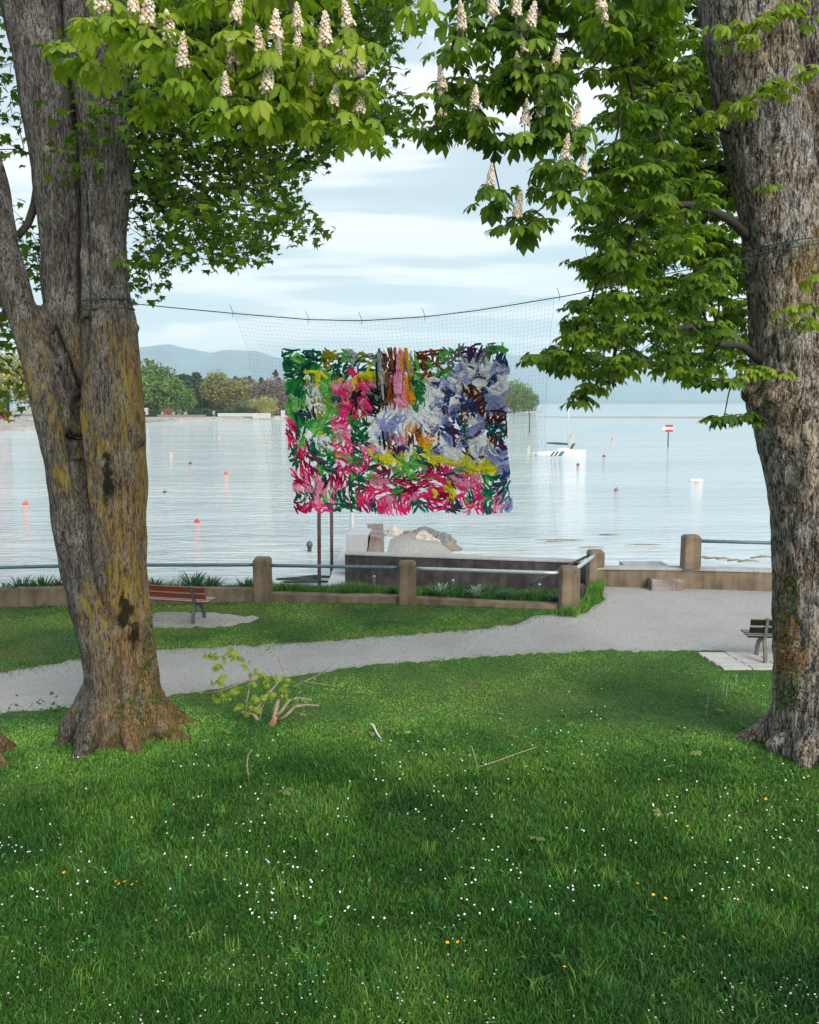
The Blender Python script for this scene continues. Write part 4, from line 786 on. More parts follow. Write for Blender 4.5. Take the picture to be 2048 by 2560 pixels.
RY = 11.75
R_base = at(2050, 1870, RY); R_base.z = 0
tree_r = empty('chestnut_tree', R_base, 'horse chestnut with flaky grey trunk at the right edge of the photo', 'tree')
rs = [(2050, 1930, 128, RY), (2050, 1870, 124, RY), (2050, 1800, 116, RY), (2048, 1690, 113, RY), (2046, 1500, 107, RY), (2045, 1360, 108, RY), (2036, 1270, 106, RY), (2028, 1187, 109, RY), (2012, 1110, 108, RY), (2000, 1060, 108, RY), (1990, 1010, 114, RY), (1988, 965, 118, RY), (1985, 915, 108, RY), (1980, 850, 100, RY), (1976, 780, 96, RY), (1973, 700, 97, RY), (1960, 600, 96, RY), (1945, 500, 96, RY), (1922, 380, 99, RY), (1899, 250, 102, RY), (1880, 120, 102, RY), (1862, 0, 100, RY), (1835, -300, 88, RY), (1810, -700, 60, RY), (1790, -1100, 30, RY)]
rs2 = [(2050, 820, 70, RY + .2), (2060, 650, 66, RY + .3), (2060, 500, 66, RY + .35), (2055, 350, 66, RY + .4), (2045, 200, 70, RY + .4), (2035, 0, 72, RY + .4), (2020, -400, 60, RY + .4), (2010, -900, 34, RY + .4)]
roots_r = []
for ang, Ln, r0 in ((-170, 0.62, 0.13), (-130, 0.74, 0.17), (-95, 1.0, 0.24), (-60, 0.95, 0.2), (0, 1.1, 0.25), (90, 1.1, 0.25), (150, 1.1, 0.22)):
    a = R(ang); dx_, dy_ = math.cos(a), math.sin(a)
    roots_r.append([(R_base.x + dx_ * 0.3, R_base.y + dy_ * 0.3, 0.8, r0 * 0.8), (R_base.x + dx_ * 0.5, R_base.y + dy_ * 0.5, 0.35, r0), (R_base.x + dx_ * 0.72, R_base.y + dy_ * 0.72, 0.1, r0 * 0.8), (R_base.x + dx_ * Ln, R_base.y + dy_ * Ln, -0.08, r0 * 0.45)])
def flute_r(c):
    return 0.028 * mnoise.fractal(Vector((c.x * 5, c.y * 5, c.z * 1.4)), 0.8, 2.0, 4) + 0.016 * mnoise.noise(Vector((c.x * 13, c.y * 13, c.z * 6)))
M['bark_r'] = bark_flaky()
tr_r, tv_r, tn_r = trunk_mesh('trunk', [rs, rs2], M['bark_r'], tree_r, 0.034, flute_r, knobs=((1925, 985, RY - .42, 0.12), (1868, 985, RY - .12, 0.10), (1950, 925, RY - .5, 0.06), (1890, 1000, RY - .35, 0.10), (1945, 280, RY - .45, 0.07)), roots=roots_r)
# third tree: stands just outside the left edge, only a root and its high bough come into view
T3 = Vector((gnd(-95, 1905).x - 0.12, gnd(-95, 1905).y, 0))
tree_3 = empty('chestnut_tree', T3, 'horse chestnut outside the left edge whose blossoming bough hangs across the top left', 'tree')
mb = MB().tube([T3 + Vector((0, 0, -0.2)), T3 + Vector((-0.05, 0, 0.3)), T3 + Vector((-0.3, 0.0, 1.2)), T3 + Vector((-0.9, 0, 4)), T3 + Vector((-1.2, -0.3, 7.5)), T3 + Vector((-1.0, -0.6, 10.5)), T3 + Vector((-0.8, -0.8, 13))], [0.62, 0.46, 0.38, 0.34, 0.3, 0.24, 0.1], 18)
for ang in (-10, -70, 40, 130, 190, 250):
    a = R(ang); mb.tube([T3 + Vector((math.cos(a) * .2, math.sin(a) * .2, .5)), T3 + Vector((math.cos(a) * .5, math.sin(a) * .5, .15)), T3 + Vector((math.cos(a) * .85, math.sin(a) * .85, -.1))], [0.16, 0.15, 0.06], 8)
mb.build('trunk', M['bark_l'], tree_3, True)
# ================================================================== FOLIAGE
def leaflet(L, w, yaw, droop, segs, fold=0.22):
    """one obovate leaflet in local space: x forward, z up"""
    ts = {3: (0.0, 0.42, 0.78, 1.0), 2: (0.0, 0.66, 1.0)}[segs]; ws = {3: (0.03, 0.62, 1.0, 0.0), 2: (0.06, 1.0, 0.0)}[segs]
    V, T = [], []; c, s = math.cos(yaw), math.sin(yaw)
    def P(x, y, z): return (x * c - y * s, x * s + y * c, z)
    for t, k in zip(ts, ws):
        x = L * t * (1 - 0.16 * droop * t); z = -droop * L * t * t * 0.62; h = w * k
        if k == 0.0: V.append(P(x, 0, z))
        else: V += [P(x, h, z + fold * h), P(x, 0, z), P(x, -h, z + fold * h)]
    for i in range(segs - 1):
        a = 3 * i; b = a + 3; T += [(a, a + 1, b + 1), (a, b + 1, b), (a + 1, a + 2, b + 2), (a + 1, b + 2, b + 1)]
    a = 3 * (segs - 1); b = a + 3; T += [(a, a + 1, b), (a + 1, a + 2, b)]
    return np.array(V), np.array(T)
def rib(n_v, segs):
    k = 3 * segs + 1; o = np.tile(np.array([-.10, .20, -.10] * segs + [0.0]), n_v // k + 1)[:n_v] if n_v % k == 0 else np.zeros(n_v)
    return o
def palmate(segs, rng, n=7, droop=(0.5, 1.0)):
    Vs, Ts, o = [], [], 0; spread = [0, 40, -40, 80, -80, 122, -122][:n]; Ls = [1, .95, .95, .78, .78, .5, .5]
    for a, l in zip(spread, Ls):
        v, t = leaflet(l * rng.uniform(.9, 1.05), 0.205 * l * rng.uniform(.9, 1.1), R(a + rng.uniform(-7, 7)), rng.uniform(*droop), segs); Vs.append(v); Ts.append(t + o); o += len(v)
    return np.vstack(Vs), np.vstack(Ts)
def maple(rng):
    a = np.array([0, 14, 26, 40, 52, 66, 82, 100, 122, 150]); r = np.array([1, .66, .62, .50, .92, .60, .48, .72, .42, .22])
    an = np.concatenate([a, -a[:0:-1]]); rr = np.concatenate([r, r[:0:-1]]); th = np.radians(an)
    V = np.stack([rr * np.cos(th), rr * np.sin(th), -0.22 * rr ** 2 + 0.10 * np.abs(np.sin(th * 2.5)) * rr], 1); V = np.vstack([[0, 0, 0], V]); n = len(an)
    T = np.array([(0, 1 + (i + 1) % n, 1 + i) for i in range(n)])[:, ::-1]
    return V, T
rngL = np.random.default_rng(21)
TPL_HI = [palmate(3, rngL) for _ in range(6)] + [palmate(3, rngL, 5, (0.9, 1.6)) for _ in range(2)]
TPL_LO = [palmate(2, rngL) for _ in range(3)]
TPL_MA = [maple(rngL)]

def basis(fwd, up):
    """rows of matrices whose columns are (fwd, side, normal)"""
    f = fwd / np.linalg.norm(fwd, axis=1)[:, None]; s = np.cross(up, f); s /= np.linalg.norm(s, axis=1)[:, None] + 1e-9; nrm = np.cross(f, s)
    return np.stack([f, s, nrm], 2)
def leaves_mesh(name, tpls, pos, B, scale, tint, mat, rng, origin):
    Vs, Ts, As, o = [], [], [], 0; which = rng.integers(0, len(tpls), len(pos))
    for k, (tv, tt) in enumerate(tpls):
        m = which == k
        if not m.any(): continue
        V = pos[m][:, None, :] - np.array(origin) + np.einsum('nij,kj->nki', B[m], tv) * scale[m][:, None, None]
        T = tt[None] + (np.arange(m.sum()) * len(tv))[:, None, None] + o; o += m.sum() * len(tv)
        Vs.append(V.reshape(-1, 3)); Ts.append(T.reshape(-1, 3)); As.append((tint[m][:, None] + (rib(len(tv), 2) if len(tv) in (49, 35) else np.zeros(len(tv)))[None]).ravel())
    return tri_mesh(name, np.vstack(Vs), np.vstack(Ts), mat, True, {'tint': np.concatenate(As)})

def sample_region(poly, yr, n, rng, hole=0.0, hseed=1, hfreq=0.012):
    xs = [p[0] for p in poly]; ys = [p[1] for p in poly]; out = []
    while len(out) < n:
        x = rng.uniform(min(xs), max(xs), n * 3); y = rng.uniform(min(ys), max(ys), n * 3); k = in_poly(x, y, poly)
        if hole > 0: k &= vnoise(x, y, hseed, hfreq) > hole
        for a, b in zip(x[k], y[k]): out.append(at(a, b, rng.uniform(*yr)))
    return np.array([tuple(p) for p in out[:n]])

def grow(nodes_root, pts, wroot):
    """greedy tree: connect every cluster to the nearest node already connected. returns positions, parent index"""
    P = [np.array(p) for p in nodes_root]; par = [-1] * len(P); pts = np.asarray(pts); rem = list(range(len(pts))); Pa = np.array(P)
    d = np.full(len(pts), 1e9); nn = np.zeros(len(pts), int)
    for j in range(len(Pa)):
        q = np.linalg.norm((pts - Pa[j]) * np.array([1, 1, 1.0]), axis=1) * wroot; m = q < d; d[m] = q[m]; nn[m] = j
    done = np.zeros(len(pts), bool); idx = {}
    for _ in range(len(pts)):
        i = int(np.argmin(np.where(done, 1e9, d))); done[i] = True; P.append(pts[i]); par.append(int(nn[i])); me = len(P) - 1; idx[i] = me
        q = np.linalg.norm(pts - pts[i], axis=1); m = (q < d) & ~done; d[m] = q[m]; nn[m] = me
    return P, par, idx
def branch_mesh(P, par, nroot, parent, mat, r0=0.0045, rmax=0.11, name='branch', sides=5):
    cnt = np.ones(len(P))
    for i in range(len(P) - 1, nroot - 1, -1): cnt[par[i]] += cnt[i]
    top = list(range(len(P))); mbs = {}
    for i in range(nroot, len(P)): top[i] = top[par[i]] if par[i] >= nroot else i
    for i in range(nroot, len(P)):
        mb = mbs.setdefault(top[i], MB()); a, b = Vector(P[par[i]]), Vector(P[i]); r1 = min(rmax, r0 * cnt[i] ** 0.5); rp = min(rmax, r0 * (cnt[i] + 1) ** 0.5 * 1.12); d = (b - a).length
        j = Vector((random.uniform(-1, 1), random.uniform(-1, 1), random.uniform(-0.4, 1.0))) * d * 0.09
        mb.tube([a, a.lerp(b, 0.5) + j, b], [rp, (rp + r1) / 2, r1], sides, False)
    for mb in mbs.values(): mb.build(name, mat, parent, True)

def chestnut_leaves(C, rng, per, size, outward=None):
    """leaf frames for clusters C: (pos, basis, scale, cluster id)"""
    pos, F_, U, sc, ids = [], [], [], [], []
    for i, c in enumerate(C):
        n = int(rng.integers(per[0], per[1] + 1)); a0 = rng.uniform(0, 6.28)
        for k in range(n):
            a = a0 + k * 2.4 + rng.uniform(-.3, .3); h = np.array([math.cos(a), math.sin(a), 0.0]); pl = rng.uniform(0.06, 0.17); rise = rng.uniform(-0.35, 0.5)
            pos.append(np.array(c) + h * pl + np.array([0, 0, rise * 0.11])); tilt = rng.uniform(-0.05, 0.85)
            f = h * math.cos(tilt) + np.array([0, 0, -math.sin(tilt)]); F_.append(f); U.append(h * math.sin(tilt) * 0.9 + np.array([0, 0, math.cos(tilt)]) + rng.normal(0, .14, 3)); sc.append(rng.uniform(*size)); ids.append(i)
    pos = np.array(pos); return pos, basis(np.array(F_), np.array(U)), np.array(sc), np.array(ids)
def maple_leaves(C, rng, per, size):
    n = rng.integers(per[0], per[1] + 1, len(C)); ids = np.repeat(np.arange(len(C)), n); N = len(ids)
    off = np.clip(rng.normal(0, 1, (N, 3)), -1.5, 1.5) * np.array([.19, .19, .12]); a = rng.uniform(0, 6.28, N); tilt = rng.uniform(-0.1, 1.25, N)
    f = np.stack([np.cos(a) * np.cos(tilt), np.sin(a) * np.cos(tilt), -np.sin(tilt)], 1); u = np.stack([np.cos(a) * np.sin(tilt), np.sin(a) * np.sin(tilt), np.cos(tilt)], 1) + rng.normal(0, .2, (N, 3))
    return np.array(C)[ids] + off, basis(f, u), rng.uniform(*size, N), ids

def foliage(tree, C, kind, rng, per, size, mat, roots, n_obj=300, wroot=1.0, petioles=True, rbr=0.0045, rmax=.11, tint_fn=None):
    P, par, idx = grow(roots, C, wroot); branch_mesh(P, par, len(roots), tree, M['branch'], rbr, rmax)
    pos, B, sc, ids = (chestnut_leaves if kind == 'c' else maple_leaves)(C, rng, per, size)
    tint = np.clip(rng.normal(0.45, 0.28, len(pos)), 0, 1)
    if tint_fn is not None: tint = np.clip(tint + tint_fn(pos), 0, 1)
    px, py, dep = proj(pos); inv = (px > -40) & (px < 2090) & (py > -40) & (py < 2600); rank = np.where(inv, dep, dep + 100); order = np.argsort(rank)
    near = np.zeros(len(pos), bool); near[order[:n_obj]] = True
    w = tuple(wloc(tree)); tp = TPL_LO if kind == 'c' else TPL_MA
    o = link('leaf_mass', leaves_mesh('leaf_mass', tp, pos[~near], B[~near], sc[~near], tint[~near], mat, rng, w), tree); tag(o, None, None, None, 'stuff')
    # the leaves that show largest, one by one, sharing a few meshes
    if n_obj:
        hi = TPL_HI if kind == 'c' else TPL_MA; meshes = []
        for k, (tv, tt) in enumerate(hi):
            for tn in (0.15, 0.45, 0.8): meshes.append((tn, tri_mesh('leaf', tv, tt, mat, True, {'tint': np.full(len(tv), tn) + (rib(len(tv), 3) if kind == 'c' else 0)})))
        for i in np.nonzero(near)[0]:
            cand = [m for m in meshes if abs(m[0] - tint[i]) < 0.22] or meshes; me = cand[int(rng.integers(0, len(cand)))][1]
            lo_ = bpy.data.objects.new('leaf', me); COL.objects.link(lo_); lo_.parent = tree
            Mx = Matrix([[float(B[i][r][c]) * float(sc[i]) for c in range(3)] + [float(pos[i][r] - w[r])] for r in range(3)] + [[0, 0, 0, 1]]); lo_.matrix_local = Mx
    return P
def spike_mesh(rng):
    V, T, C_ = [], [], []; n = 62
    for k in range(n):
        t = (k + rng.random()) / n; a = k * 2.39996; rad = (0.034 * (1 - t) ** 0.7 + 0.004) * rng.uniform(0.65, 1.15); c = np.array([math.cos(a) * rad, math.sin(a) * rad, t * 0.20 + 0.015]); out = np.array([math.cos(a), math.sin(a), 0.35]); s = rng.uniform(0.010, 0.018) * (1.15 - 0.5 * t)
        q = np.cross(out, [0, 0, 1.]); q /= np.linalg.norm(q); u = np.cross(q, out); b = len(V)
        V += [c - q * s + u * s * .2, c + u * s * 1.1 + out * s * .6, c + q * s + u * s * .2, c - u * s * .8 + out * s * .5, c + out * s * 1.1]; T += [(b, b + 4, b + 1), (b + 1, b + 4, b + 2), (b + 2, b + 4, b + 3), (b + 3, b + 4, b)]
        col = (0.86, 0.82, 0.72) if rng.random() < .75 else ((0.72, 0.50, 0.30) if rng.random() < .6 else (0.70, 0.38, 0.34)); C_ += [col] * 4 + [(0.70, 0.52, 0.34)]
    for k in range(6):
        a0, a1 = 6.283 * k / 6, 6.283 * (k + 1) / 6; b = len(V); V += [np.array([math.cos(a) * .005, math.sin(a) * .005, z]) for a, z in ((a0, -.05), (a1, -.05), (a1, .18), (a0, .18))]; T += [(b, b + 1, b + 2), (b, b + 2, b + 3)]; C_ += [(0.2, 0.2, 0.08)] * 4
    return tri_mesh('flower_spike', np.array(V), np.array(T), M['blossom'], True, {'Col': np.array(C_)})
SPK = [spike_mesh(np.random.default_rng(s)) for s in (1, 2, 3)]
def spikes(tree, lst, Y, rng):
    w = wloc(tree); base = []
    for i, (px, py) in enumerate(lst):
        p = at(px, py + 28, Y + rng.uniform(-.15, .15)); o = link('flower_spike', SPK[i % 3], tree, p - w); o.rotation_euler = (rng.uniform(-.2, .2), rng.uniform(-.2, .2), rng.uniform(0, 6)); k = rng.uniform(.65, 1.05); o.scale = (k * rng.uniform(.85, 1.15), k * rng.uniform(.85, 1.15), k); base.append(tuple(p + Vector((0, 0.05, -0.07))))
    return base

# ---- left maple
rg = np.random.default_rng(31)
M1 = [(330, -200), (1040, -200), (1010, 60), (975, 130), (985, 250), (1035, 335), (1020, 350), (950, 340), (890, 355), (830, 380), (790, 390), (735, 430), (712, 480), (745, 505), (800, 565), (795, 580), (760, 578), (710, 555), (655, 580), (675, 630), (630, 645), (600, 690), (560, 675), (520, 640), (455, 645), (435, 695), (400, 675), (365, 705), (345, 730), (325, 690), (318, 400)]
C = [sample_region(M1, (11.2, 16.5), 760, rg, 0.24, 5, 0.014), sample_region([(320, -200), (930, -200), (900, 340), (640, 490), (430, 590), (320, 590)], (12.6, 16.5), 420, rg),
     sample_region([(-300, -300), (15, -200), (50, 200), (80, 450), (95, 620), (88, 720), (40, 540), (-20, 430), (-300, 500)], (12.8, 16), 90, rg, 0.36, 9, 0.02),
     sample_region([(-300, 640), (-25, 640), (5, 740), (55, 890), (60, 985), (15, 1020), (-300, 1040)], (12, 14), 75, rg), sample_region([(85, 560), (108, 560), (108, 700), (92, 720)], (13.2, 14.5), 9, rg),
     sample_region([(-700, -1000), (1100, -1000), (1060, -160), (-700, -160)], (10.5, 16.5), 110, rg)]
extra = [at(x, y, 11.3 + rg.uniform(-.1, .2)) for x, y in ((235, 225), (270, 250), (225, 290), (252, 330), (215, 345), (180, 300), (190, 395), (170, 415), (300, 255), (320, 240), (150, 110))]
C.append(np.array([tuple(p) for p in extra])); C = np.vstack(C)
roots = [tuple(at(a, b, c)) for a, b, c in ((245, -100, TY), (240, 0, TY), (260, 300, TY), (262, 200, TY), (90, 60, TY), (50, -300, TY), (215, -300, TY), (200, -700, TY), (20, -700, TY), (-40, 430, TY), (-90, 200, TY), (138, 440, TY + .4), (-10, 560, TY), (380, 240, TY + .3), (470, 280, TY + .6), (560, 300, TY + .9), (420, 60, TY + .5), (560, 60, TY + .8), (700, 100, TY + 1.2), (-60, 700, 12.6), (300, 420, TY + .3), (370, 470, TY + .9))]
for pts, r in (([(262, 320, TY), (380, 240, TY + .3), (470, 280, TY + .6), (560, 300, TY + .9), (640, 380, TY + 1.1)], (.14, .1, .08, .06, .03)), ([(250, 120, TY), (420, 60, TY + .5), (560, 60, TY + .8), (700, 100, TY + 1.2), (850, 190, TY + 1.4)], (.16, .11, .08, .06, .03)), ([(262, 440, TY), (300, 420, TY + .3), (370, 470, TY + .9), (430, 560, TY + 1.2)], (.1, .07, .05, .03)),
               ([(45, 590, TY), (70, 560, TY + .1), (88, 510, TY + .15), (92, 470, TY + .3)], (.05, .05, .06, .05)), ([(-30, 500, TY), (-90, 600, 12.5), (-60, 700, 12.6), (-40, 760, 12.7)], (.09, .06, .04, .03))):
    MB().tube([at(*p) for p in pts], list(r), 9).build('limb', M['branch'], tree_l, True)
foliage(tree_l, C, 'm', rg, (11, 16), (0.075, 0.118), M['maple'], roots, 300, 0.85, rbr=.0034, rmax=.03, tint_fn=lambda P: (vnoise(P[:, 0], P[:, 2], 44, 0.9) - .5) * .7)

# ---- blossoming bough of the third tree across the top left
rg = np.random.default_rng(41)
FY = 6.5
fl = [(428, 81), (457, 146), (587, 32), (654, 110), (690, 77), (692, 146), (585, 146), (566, 215), (666, 207), (745, 45), (741, 114), (814, 93), (875, 45), (842, 154), (871, 158), (895, 170), (775, 199), (832, 240), (897, 260), (256, 4), (333, 10), (371, 40)]
sb = spikes(tree_3, fl, FY - .7, rg)
F1 = [(215, 90), (270, 0), (330, -120), (900, -120), (905, 150), (900, 290), (850, 310), (760, 335), (690, 330), (640, 270), (600, 300), (520, 215), (440, 240), (360, 190), (300, 130)]
C = [sample_region(F1, (FY - .6, FY + .7), 62, rg), np.array([tuple(at(x, y, FY + rg.uniform(-.3, .3))) for x, y in ((160, 125), (200, 140), (225, 165), (265, 170), (245, 75), (300, 60), (250, 120), (395, 245), (380, 275), (410, 250), (610, 325), (660, 320), (720, 310), (890, 330), (905, 350), (1045, 15), (1030, -10))]), np.array(sb), sample_region([(-100, -900), (1150, -900), (1100, -140), (100, -140)], (5.5, 9), 45, rg)]
C = np.vstack(C)
q0 = T3 + Vector((-1.1, -0.4, 8.4)); lp = [q0, Vector((-4.6, 9.6, 9.6)), Vector((-2.6, 7.8, 9.3)), Vector((-1.6, 6.8, 8.6)), Vector((-0.9, 6.5, 8.2)), Vector((-0.3, 6.5, 8.0))]
MB().tube(lp, [.14, .11, .08, .05, .035, .02], 9).build('limb', M['branch'], tree_3, True)
foliage(tree_3, C, 'c', rg, (5, 7), (0.105, 0.150), M['young'], [tuple(p) for p in lp[2:]] + [tuple(at(470, -60, 6.7)), tuple(at(620, 0, 6.7)), tuple(at(340, 70, 6.7))], 300, 0.9, rbr=0.0032, rmax=.03)

# ---- right chestnut crown
rg = np.random.default_rng(51)
fr_ = [(1233, 16), (1291, 16), (1322, 49), (1314, 110), (1295, 166), (1389, 134), (1350, 162), (1107, 203), (1103, 268), (1186, 243), (1312, 292), (1352, 272), (1435, 296), (1411, 377), (1456, 418), (1393, 434), (1506, 4), (1515, 30), (1157, 53), (1225, 440), (1290, 520)]
sb = spikes(tree_r, fr_, 7.25, rg)
R1 = [(1150, -180), (1760, -180), (1700, 40), (1520, 130), (1480, 260), (1430, 400), (1390, 470), (1330, 450), (1270, 430), (1230, 370), (1200, 300), (1150, 320), (1110, 330), (1100, 260), (1110, 190), (1130, 110)]
R2 = [(1470, -180), (1800, -180), (1800, 200), (1840, 440), (1865, 640), (1876, 800), (1870, 930), (1760, 930), (1700, 940), (1640, 905), (1570, 915), (1490, 975), (1450, 990), (1430, 930), (1340, 905), (1320, 890), (1430, 850), (1435, 740), (1450, 600), (1490, 450), (1510, 250)]
R2f = [(1470, -180), (1700, -180), (1720, 200), (1765, 440), (1800, 640), (1815, 800), (1810, 930), (1700, 940), (1640, 905), (1570, 915), (1490, 975), (1450, 990), (1430, 930), (1340, 905), (1320, 890), (1430, 850), (1435, 740), (1450, 600), (1490, 450), (1510, 250)]
C = [sample_region(R1, (7.3, 8.9), 105, rg, 0.24, 3, 0.016), sample_region(R2f, (8.6, 11.2), 250, rg, 0.22, 6, 0.014), sample_region(R2, (12.3, 15.5), 270, rg, 0.24, 8, 0.016), sample_region([(1540, 150), (1760, 150), (1800, 700), (1700, 850), (1490, 780)], (11.4, 14), 190, rg, 0.2, 4, 0.016),
     sample_region([(1000, -1000), (2700, -1000), (2700, 250), (2090, 250), (2050, -160), (1100, -160)], (8, 16), 110, rg), np.array(sb)]
pt = [(1250, 480, 7.8), (1320, 560, 7.8), (1335, 545, 7.8), (1340, 895, 9.3), (1370, 905, 9.3), (1410, 915, 9.3), (1450, 1000, 9.4), (1470, 970, 9.4), (1520, 930, 9.4), (1560, 925, 9.5), (1640, 915, 9.6), (1660, 920, 9.6), (1720, 940, 9.9), (1760, 950, 10), (1800, 950, 10.2), (1830, 950, 10.4), (1790, 1050, 10.6), (1810, 1045, 10.6), (1865, 1040, 10.9), (1880, 1050, 11), (1080, 330, 7.8), (1180, 330, 7.7)]
C.append(np.array([tuple(at(*p)) for p in pt])); C.append(sample_region([(1690, -50), (1790, -50), (1840, 440), (1885, 640), (1885, 930), (1740, 900), (1700, 500)], (12.3, 14.6), 150, rg)); C = np.vstack(C)
limr = [[(1830, 330, RY), (1740, 270, 10.9), (1600, 180, 9.8), (1450, 90, 8.8), (1300, 40, 8.1)], [(1880, 600, RY), (1790, 520, 10.9), (1680, 500, 10.2), (1560, 560, 9.6)], [(1900, 900, RY - .2), (1830, 860, 10.9), (1720, 830, 10.2), (1580, 870, 9.6)], [(1850, 150, RY), (1760, 60, 12.6), (1650, 100, 13.4), (1550, 250, 14)], [(1890, 450, RY + .2), (1800, 420, 12.8), (1720, 520, 13.5), (1640, 650, 14)]]
def crooked(pts, sd):
    st = np.array(pts, float); tt = np.linspace(0, len(st) - 1, (len(st) - 1) * 4 + 1); out = []
    for t in tt:
        p = at(*[float(np.interp(t, np.arange(len(st)), st[:, k])) for k in range(3)]); out.append(p + Vector((mnoise.noise(Vector((t * 1.3, sd, 0))), mnoise.noise(Vector((t * 1.3, sd, 5))), mnoise.noise(Vector((t * 1.3, sd, 9))))) * .16 * min(1, t))
    return out
for sd_, pts in enumerate(limr): MB().tube(crooked(pts, sd_ * 3.7), list(np.linspace(.062, .014, (len(pts) - 1) * 4 + 1)), 9).build('limb', M['branch'], tree_r, True)
roots = [tuple(at(*p)) for pts in limr for p in pts[1:]] + [tuple(at(a, b, RY)) for a, b in ((1862, 0), (1835, -300), (1810, -700), (2020, -400), (2010, -900))]
foliage(tree_r, C, 'c', rg, (5, 8), (0.115, 0.175), M['chest'], roots, 300, 0.9, rbr=0.0036, rmax=.05, tint_fn=lambda P: (vnoise(P[:, 0], P[:, 2], 45, 1.1) - .5) * .5)
# epicormic sprays of young leaves growing from the right trunk
yc = [(1800, 75), (1840, 60), (1870, 90), (1825, 105), (1900, 45), (1950, 30), (1985, 15), (2030, 55), (1925, 205), (1955, 225), (1885, 240), (1850, 275), (1800, 290), (1770, 300), (1835, 260), (2020, 180), (1975, 775), (2000, 800), (2030, 760), (2040, 810), (1875, 920), (1905, 925), (1945, 930), (1860, 940), (2040, 700), (1930, 460)]
rg = np.random.default_rng(61); C = np.array([tuple(at(x, y, RY - 0.85 + rg.uniform(-.2, .1))) for x, y in yc])
P, par, idx = grow([tuple(at(x, y, RY - .35)) for x, y in ((1900, 120), (1940, 290), (1950, 250), (1985, 850), (1940, 960), (2040, 780), (1930, 440))], C, 1.0); branch_mesh(P, par, 7, tree_r, M['branch'], 0.004, 0.02, 'spray_twig')
pos, B, sc, ids = chestnut_leaves(C, rg, (4, 7), (0.105, 0.15)); w = tuple(wloc(tree_r))
ym = [tri_mesh('young_leaf', tv, tt, M['young'], True, {'tint': np.full(len(tv), tn) + rib(len(tv), 3)}) for tv, tt in TPL_HI for tn in (.2, .6)]
for i in range(len(pos)):
    lo_ = bpy.data.objects.new('young_leaf', ym[int(rg.integers(0, len(ym)))]); COL.objects.link(lo_); lo_.parent = tree_r
    lo_.matrix_local = Matrix([[float(B[i][r][c]) * float(sc[i]) for c in range(3)] + [float(pos[i][r] - w[r])] for r in range(3)] + [[0, 0, 0, 1]])

# ---- ivy on the right trunk, ivy and weeds on the left foot
def ivy(name, tv, tn, poly, n, size, label, rng, orange):
    px, py, dep = proj(tv); ok = in_poly(px, py, poly) & (tn[:, 1] < 0.1); ii = np.nonzero(ok)[0]; ii = rng.choice(ii, n); P = tv[ii] + tn[ii] * 0.03 + rng.normal(0, .012, (n, 3))
    k = vnoise(P[:, 0], P[:, 2], 77, 3.0) < 1.0; dn = np.tile([0, 0, -1.0], (n, 1)) + rng.normal(0, .5, (n, 3)); B = basis(dn, tn[ii] + rng.normal(0, .35, (n, 3)))
    o_ = vnoise(P[:, 0] + 9, P[:, 2], 78, 2.2) + rng.normal(0, .12, n); tint = np.where(o_ > 1 - orange, rng.uniform(.7, 1, n), rng.uniform(0, .55, n))
    c = P.mean(axis=0); o = link(name, leaves_mesh(name, TPL_MA, P, B, rng.uniform(*size, n), tint, M['ivy'], rng, tuple(c)), None, tuple(c)); return tag(o, label, 'ivy')
rg = np.random.default_rng(71)
ivy('ivy', tv_r, tn_r, [(1948, 1430), (1985, 1430), (2002, 1560), (2015, 1640), (2010, 1720), (1990, 1780), (1945, 1770), (1942, 1600)], 400, (0.02, 0.042), 'green and orange-brown ivy climbing the right trunk', rg, 0.46)
ivy('ivy', tv_l, tn_l, [(368, 1505), (395, 1640), (412, 1740), (370, 1800), (280, 1800), (290, 1700), (350, 1720), (352, 1620)], 230, (0.02, 0.045), 'thin green ivy at the foot of the forked trunk', rg, 0.0)

# ================================================================== ARTWORK ON THE NET
AY = 12.05
def rope_y(px): return float(np.interp(px, [322, 440, 600, 772, 905, 1063, 1180, 1290, 1433, 1650, 1870], [758, 770, 785, 799, 802, 792, 778, 761, 737, 688, 645]))
def rope_Y(px): return AY + (TY - 0.3 - AY) * max(0, (700 - px) / 380) ** 1.2 if px < 700 else AY + (RY - 0.35 - AY) * max(0, (px - 1250) / 620)
art = empty('hanging_artwork', (at(1000, 1280, AY).x, AY, at(1000, 1280, AY).z), 'colourful artwork of knotted fabric strips on a net hung between the trees', 'artwork')
def sagY(u, v): return AY + 0.05 * math.sin(u * 5 + 1) * v + 0.03 * math.sin(v * 6 + u * 3)
def net_pt(u, v):
    xl = np.interp(v, [0, .15, .4, .6, 1], [583, 618, 642, 665, 690]); xr = np.interp(v, [0, .3, .6, 1], [1386, 1368, 1362, 1392]); x = xl + (xr - xl) * u
    yt = rope_y(583 + 803 * u) - 4 - 5 * math.sin(u * 60) * (1 - v) * (0.3); y = yt + (1338 - yt) * v + 4 * math.sin(u * 9) * math.sin(math.pi * v) * .8
    return at(x, y, sagY(u, v))
net = MB(); NU, NV = 80, 56
for i in range(NU + 1):
    u = i / NU; net.tube([net_pt(u + .0012 * math.sin(k * 1.3 + i), k / 36) for k in range(37)], 0.0009 if 0 < i < NU else 0.0016, 3, False)
for j in range(NV + 1):
    v = j / NV; net.tube([net_pt(k / 48, min(1, max(0, v + .0015 * math.sin(k + j)))) for k in range(49)], 0.0009 if j < NV else 0.0014, 3, False)
net.build('netting', M['net'], art, True)
rp = MB().tube([at(x, rope_y(x), rope_Y(x)) for x in np.linspace(318, 1872, 60)], 0.007, 6)
